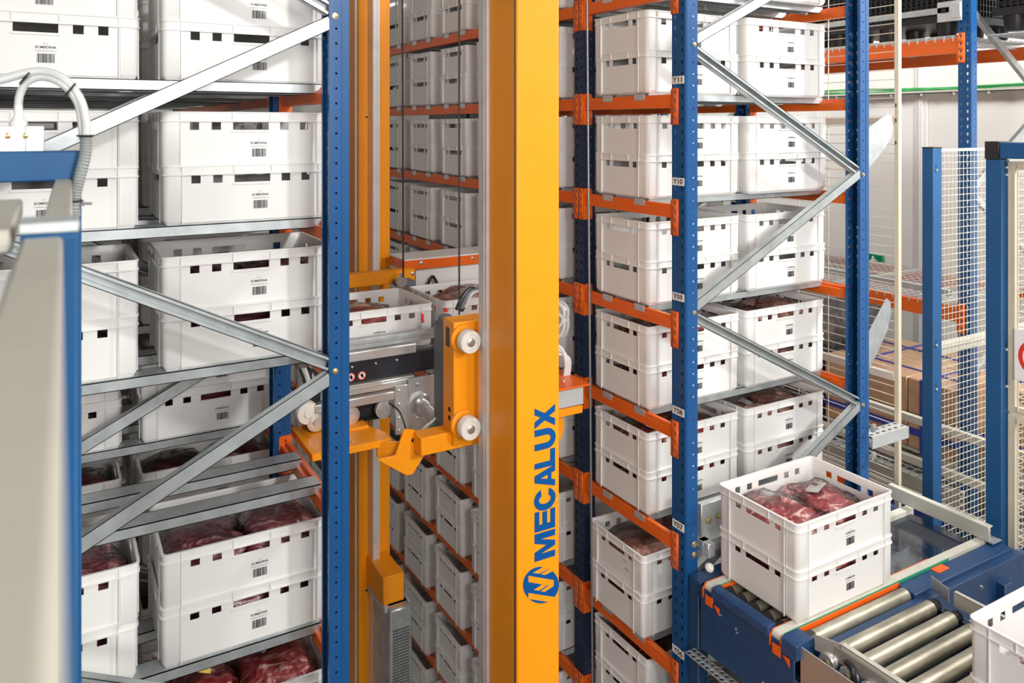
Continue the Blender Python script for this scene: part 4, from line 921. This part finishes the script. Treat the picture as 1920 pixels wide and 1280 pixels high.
# carton loads
def carton_load(x, y, z, label, ny=3, nx=2, nz=2, L=.95, D=.95, H=.5):
    t = thing('carton_load', label, 'cartons', (x + D / 2, y + L / 2, z))
    dy = L / ny; dx = D / nx; dz = H / nz
    for a in range(nx):
        for b in range(ny):
            for c in range(nz):
                MB().box(x + a * dx + .003, x + (a + 1) * dx - .003, y + b * dy + .003, y + (b + 1) * dy - .003, z + .12 + c * dz, z + .12 + (c + 1) * dz - .002).build('carton', 'card', t, bev=.006)
    for b in (0.22, .75):
        yy = y + L * b; MB().box(x - .004, x + D + .004, yy, yy + .02, z + .10, z + .12 + H + .004).build('strap', 'strap', t)
        xx = x + D * b; MB().box(xx, xx + .02, y - .004, y + L + .004, z + .10, z + .12 + H + .006).build('strap', 'strap', t)
    MB().box(x - .003, x - .001, y - .003, y + L, z + .22, z + .27).box(x, x + D, y - .004, y - .002, z + .22, z + .27).build('strap', 'strap', t)
    for k in range(3): MB().box(x, x + D, y + .02 + k * (L - .14) / 2, y + .12 + k * (L - .14) / 2, z, z + .10).build('pallet_block', 'pale', t, bev=.003)
    MB().box(x, x + D, y, y + L, z + .10, z + .118).build('pallet_deck', 'pale', t)
    return t
carton_load(5.46, 3.02, -2.43, 'strapped brown carton load behind the mesh, left of the rear blue post', L=1.0)
carton_load(5.50, 1.75, -2.33, 'strapped brown carton load at the right, beside the corner post', L=1.0)
def wrapped(x0, x1, y0, y1, z0, z1, m, label, strap=False):
    t = thing('wrapped_load', label, 'load', ((x0 + x1) / 2, (y0 + y1) / 2, z0)); rnd = random.Random(int(y0 * 10))
    bm = bmesh.new(); bmesh.ops.create_cube(bm, size=1); bmesh.ops.subdivide_edges(bm, edges=bm.edges, cuts=12, use_grid_fill=True)
    mb = MB(); bm.verts.ensure_lookup_table()
    for v in bm.verts:
        p = Vector((x0 + (v.co.x + .5) * (x1 - x0), y0 + (v.co.y + .5) * (y1 - y0), z0 + (v.co.z + .5) * (z1 - z0)))
        p += Vector((noise.noise(p * 6), noise.noise(p * 6 + Vector((9, 0, 0))), noise.noise(p * 5 + Vector((0, 9, 0))))) * .02; mb.v.append(tuple(p))
    for f in bm.faces: mb.f.append(tuple(v.index for v in f.verts)); mb.m.append(0)
    bm.free(); mb.build('film_wrap', m, t, ang=60)
    if strap: MB().box(x0 - .02, x0 - .012, y0, y1, z1 - .09, z1 - .03).build('strap', 'strap', t)
    return t
wrapped(5.5, 6.35, 4.12, 5.35, -2.43, -1.42, 'wrap', 'tall load wrapped in shiny black film behind the mesh')
wrapped(5.35, 6.35, 2.98, 4.2, -3.4, -2.62, 'gwrap', 'grey film-wrapped load low behind the blue fence post', True)
wrapped(5.35, 6.35, 1.7, 2.82, -3.4, -2.58, 'gwrap', 'grey film-wrapped load low behind the mesh panel', True)
wrapped(5.35, 6.35, 4.3, 5.5, -3.4, -2.62, 'gwrap', 'grey film-wrapped load low behind the right rack', True)
for k in range(3):  # added unseen loads, block the bright wall seen through the far racks
    for q, (a, b) in enumerate(((-3.4, -1.25), (-1.2, 1.25))):
        wrapped(4.5, 5.4, 5.95 + 1.15 * k, 7.0 + 1.15 * k, a, b, 'wrap', '%s added black blocker load, %s of the unseen row behind the far racks' % (('lower', 'upper')[q], ordn[k]))
tag(MB().box(4.4, 5.6, 5.85, 9.5, -3.5, -3.41).build('storage_deck', 'galv', loc=(5, 7.5, -3.5)), 'added grey deck under the unseen black blocker loads', 'deck')
tag(MB().box(5.3, 6.45, 1.5, 5.7, -3.5, -3.41).build('storage_deck', 'galv', loc=(5.9, 3.6, -3.5)), 'grey deck carrying the grey wrapped loads behind the fence', 'deck')

# ------------------------------------------------------------ foreground fence at the left
ff = thing('safety_fence', 'blurred blue and beige safety fence in the left foreground', 'fence', (0, 1.2, -5.0))
po = MB().box(-.028, .030, .985, 1.045, ZF, -.122).build('fence_post', 'fblue', ff, bev=.003); MB().box(-.030, .032, .983, 1.047, -.122, -.108).build('post_cap', 'galv', po, bev=.002)
MB().box(.008, .066, 1.92, 1.98, ZF, -.12).build('fence_post', 'fblue', ff, bev=.003)
fr1 = MB().bar((-.0200, .06, -.14), (-.0062, .98, -.14), .042, .03).bar((-.0065, .96, -3.2), (-.0065, .96, -.155), .035, .035, up=(0, 1, 0)).build('panel_frame', 'rbeige', ff, bev=.005, seg=2)
mb = MB(); wires(mb, (-.018, .08, -3.2), (.0138, 1, 0), (0, 0, 1), .87, 3.05, .03, .03, .002); tag(mb.build('wire_mesh', 'rbeige', fr1, smooth=False), kind='stuff')
fr2 = MB().bar((.0095, 1.05, -.134), (.029, 1.92, -.134), .034, .032).bar((.012, 1.07, -3.2), (.012, 1.07, -.15), .03, .03, up=(0, 1, 0)).build('panel_frame', 'rbeige', ff, bev=.003)
mb = MB(); wires(mb, (.0085, 1.05, -3.2), (.022, 1, 0), (0, 0, 1), .86, 3.05, .03, .03, .002); tag(mb.build('wire_mesh', 'beige', fr2, smooth=False), kind='stuff')
MB().box(-.95, .067, 1.92, 1.98, -.122, -.056).build('top_beam', 'fblue', ff, bev=.003)
sb = MB().box(-.30, -.008, 1.925, 1.965, -.056, .0).box(-.045, -.042, 1.924, 1.926, -.056, .0).build('switch_block', 'galv', ff, bev=.002)
for x in (-.077, -.044): bolt(sb, (x, 1.925, -.021), r=.0055)
MB().lathe((-.058, 1.945, 0), (0, 0, 1), [(.018, 0), (.018, .008), (.013, .014), (.009, .024), (.0085, .045)], 16).build('cable_gland', 'white', sb)
MB().tube([(-.058, 1.945, .03), (-.056, 1.945, .065), (-.042, 1.94, .095), (-.01, 1.93, .108), (.03, 1.91, .09), (.058, 1.91, .05), (.066, 1.91, .0), (.068, 1.91, -.03)], .0085, 10).build('cable', 'cable', ff)
MB().tube([(-.25, 1.95, .03), (-.16, 1.95, .075), (-.09, 1.94, .10), (-.02, 1.93, .12), (.03, 1.91, .104), (.062, 1.905, .06), (.074, 1.90, .01), (.074, 1.90, -.03)], .0095, 10).build('cable', 'cable', ff)
MB().tube([(.074, 1.90, -.02), (.073, 1.90, -.06), (.062, 1.895, -.11), (.052, 1.89, -.155), (.050, 1.89, -.2)], .0125, 12, ripple=.07, sub=14).build('conduit', 'conduit', ff)
for p in ((-.045, 1.935, .105), (.043, 1.905, .08), (.073, 1.90, -.022), (.05, 1.89, -.165)):
    MB().lathe(p, (.8, 0, -.6) if p[2] > 0 else (0, 0, 1), [(.018, -.002), (.019, 0), (.018, .002)], 14).build('cable_tie', 'black', ff)
MB().cyl((.05, 1.89, -.17), (.085, 1.88, -.172), .003, 8).lathe((.066, 1.885, -.171), (1, 0, 0), [(.007, 0), (.007, .004)], 6).build('bolt', 'bolt', ff)
tb = MB().box(-.6, -.036, 1.0, 1.42, -.145, -.117).build('sensor_housing', 'rbeige', loc=(-.3, 1.2, -.145), bev=.004); tag(tb, 'flat beige housing beside the blurred foreground fence post', 'housing')
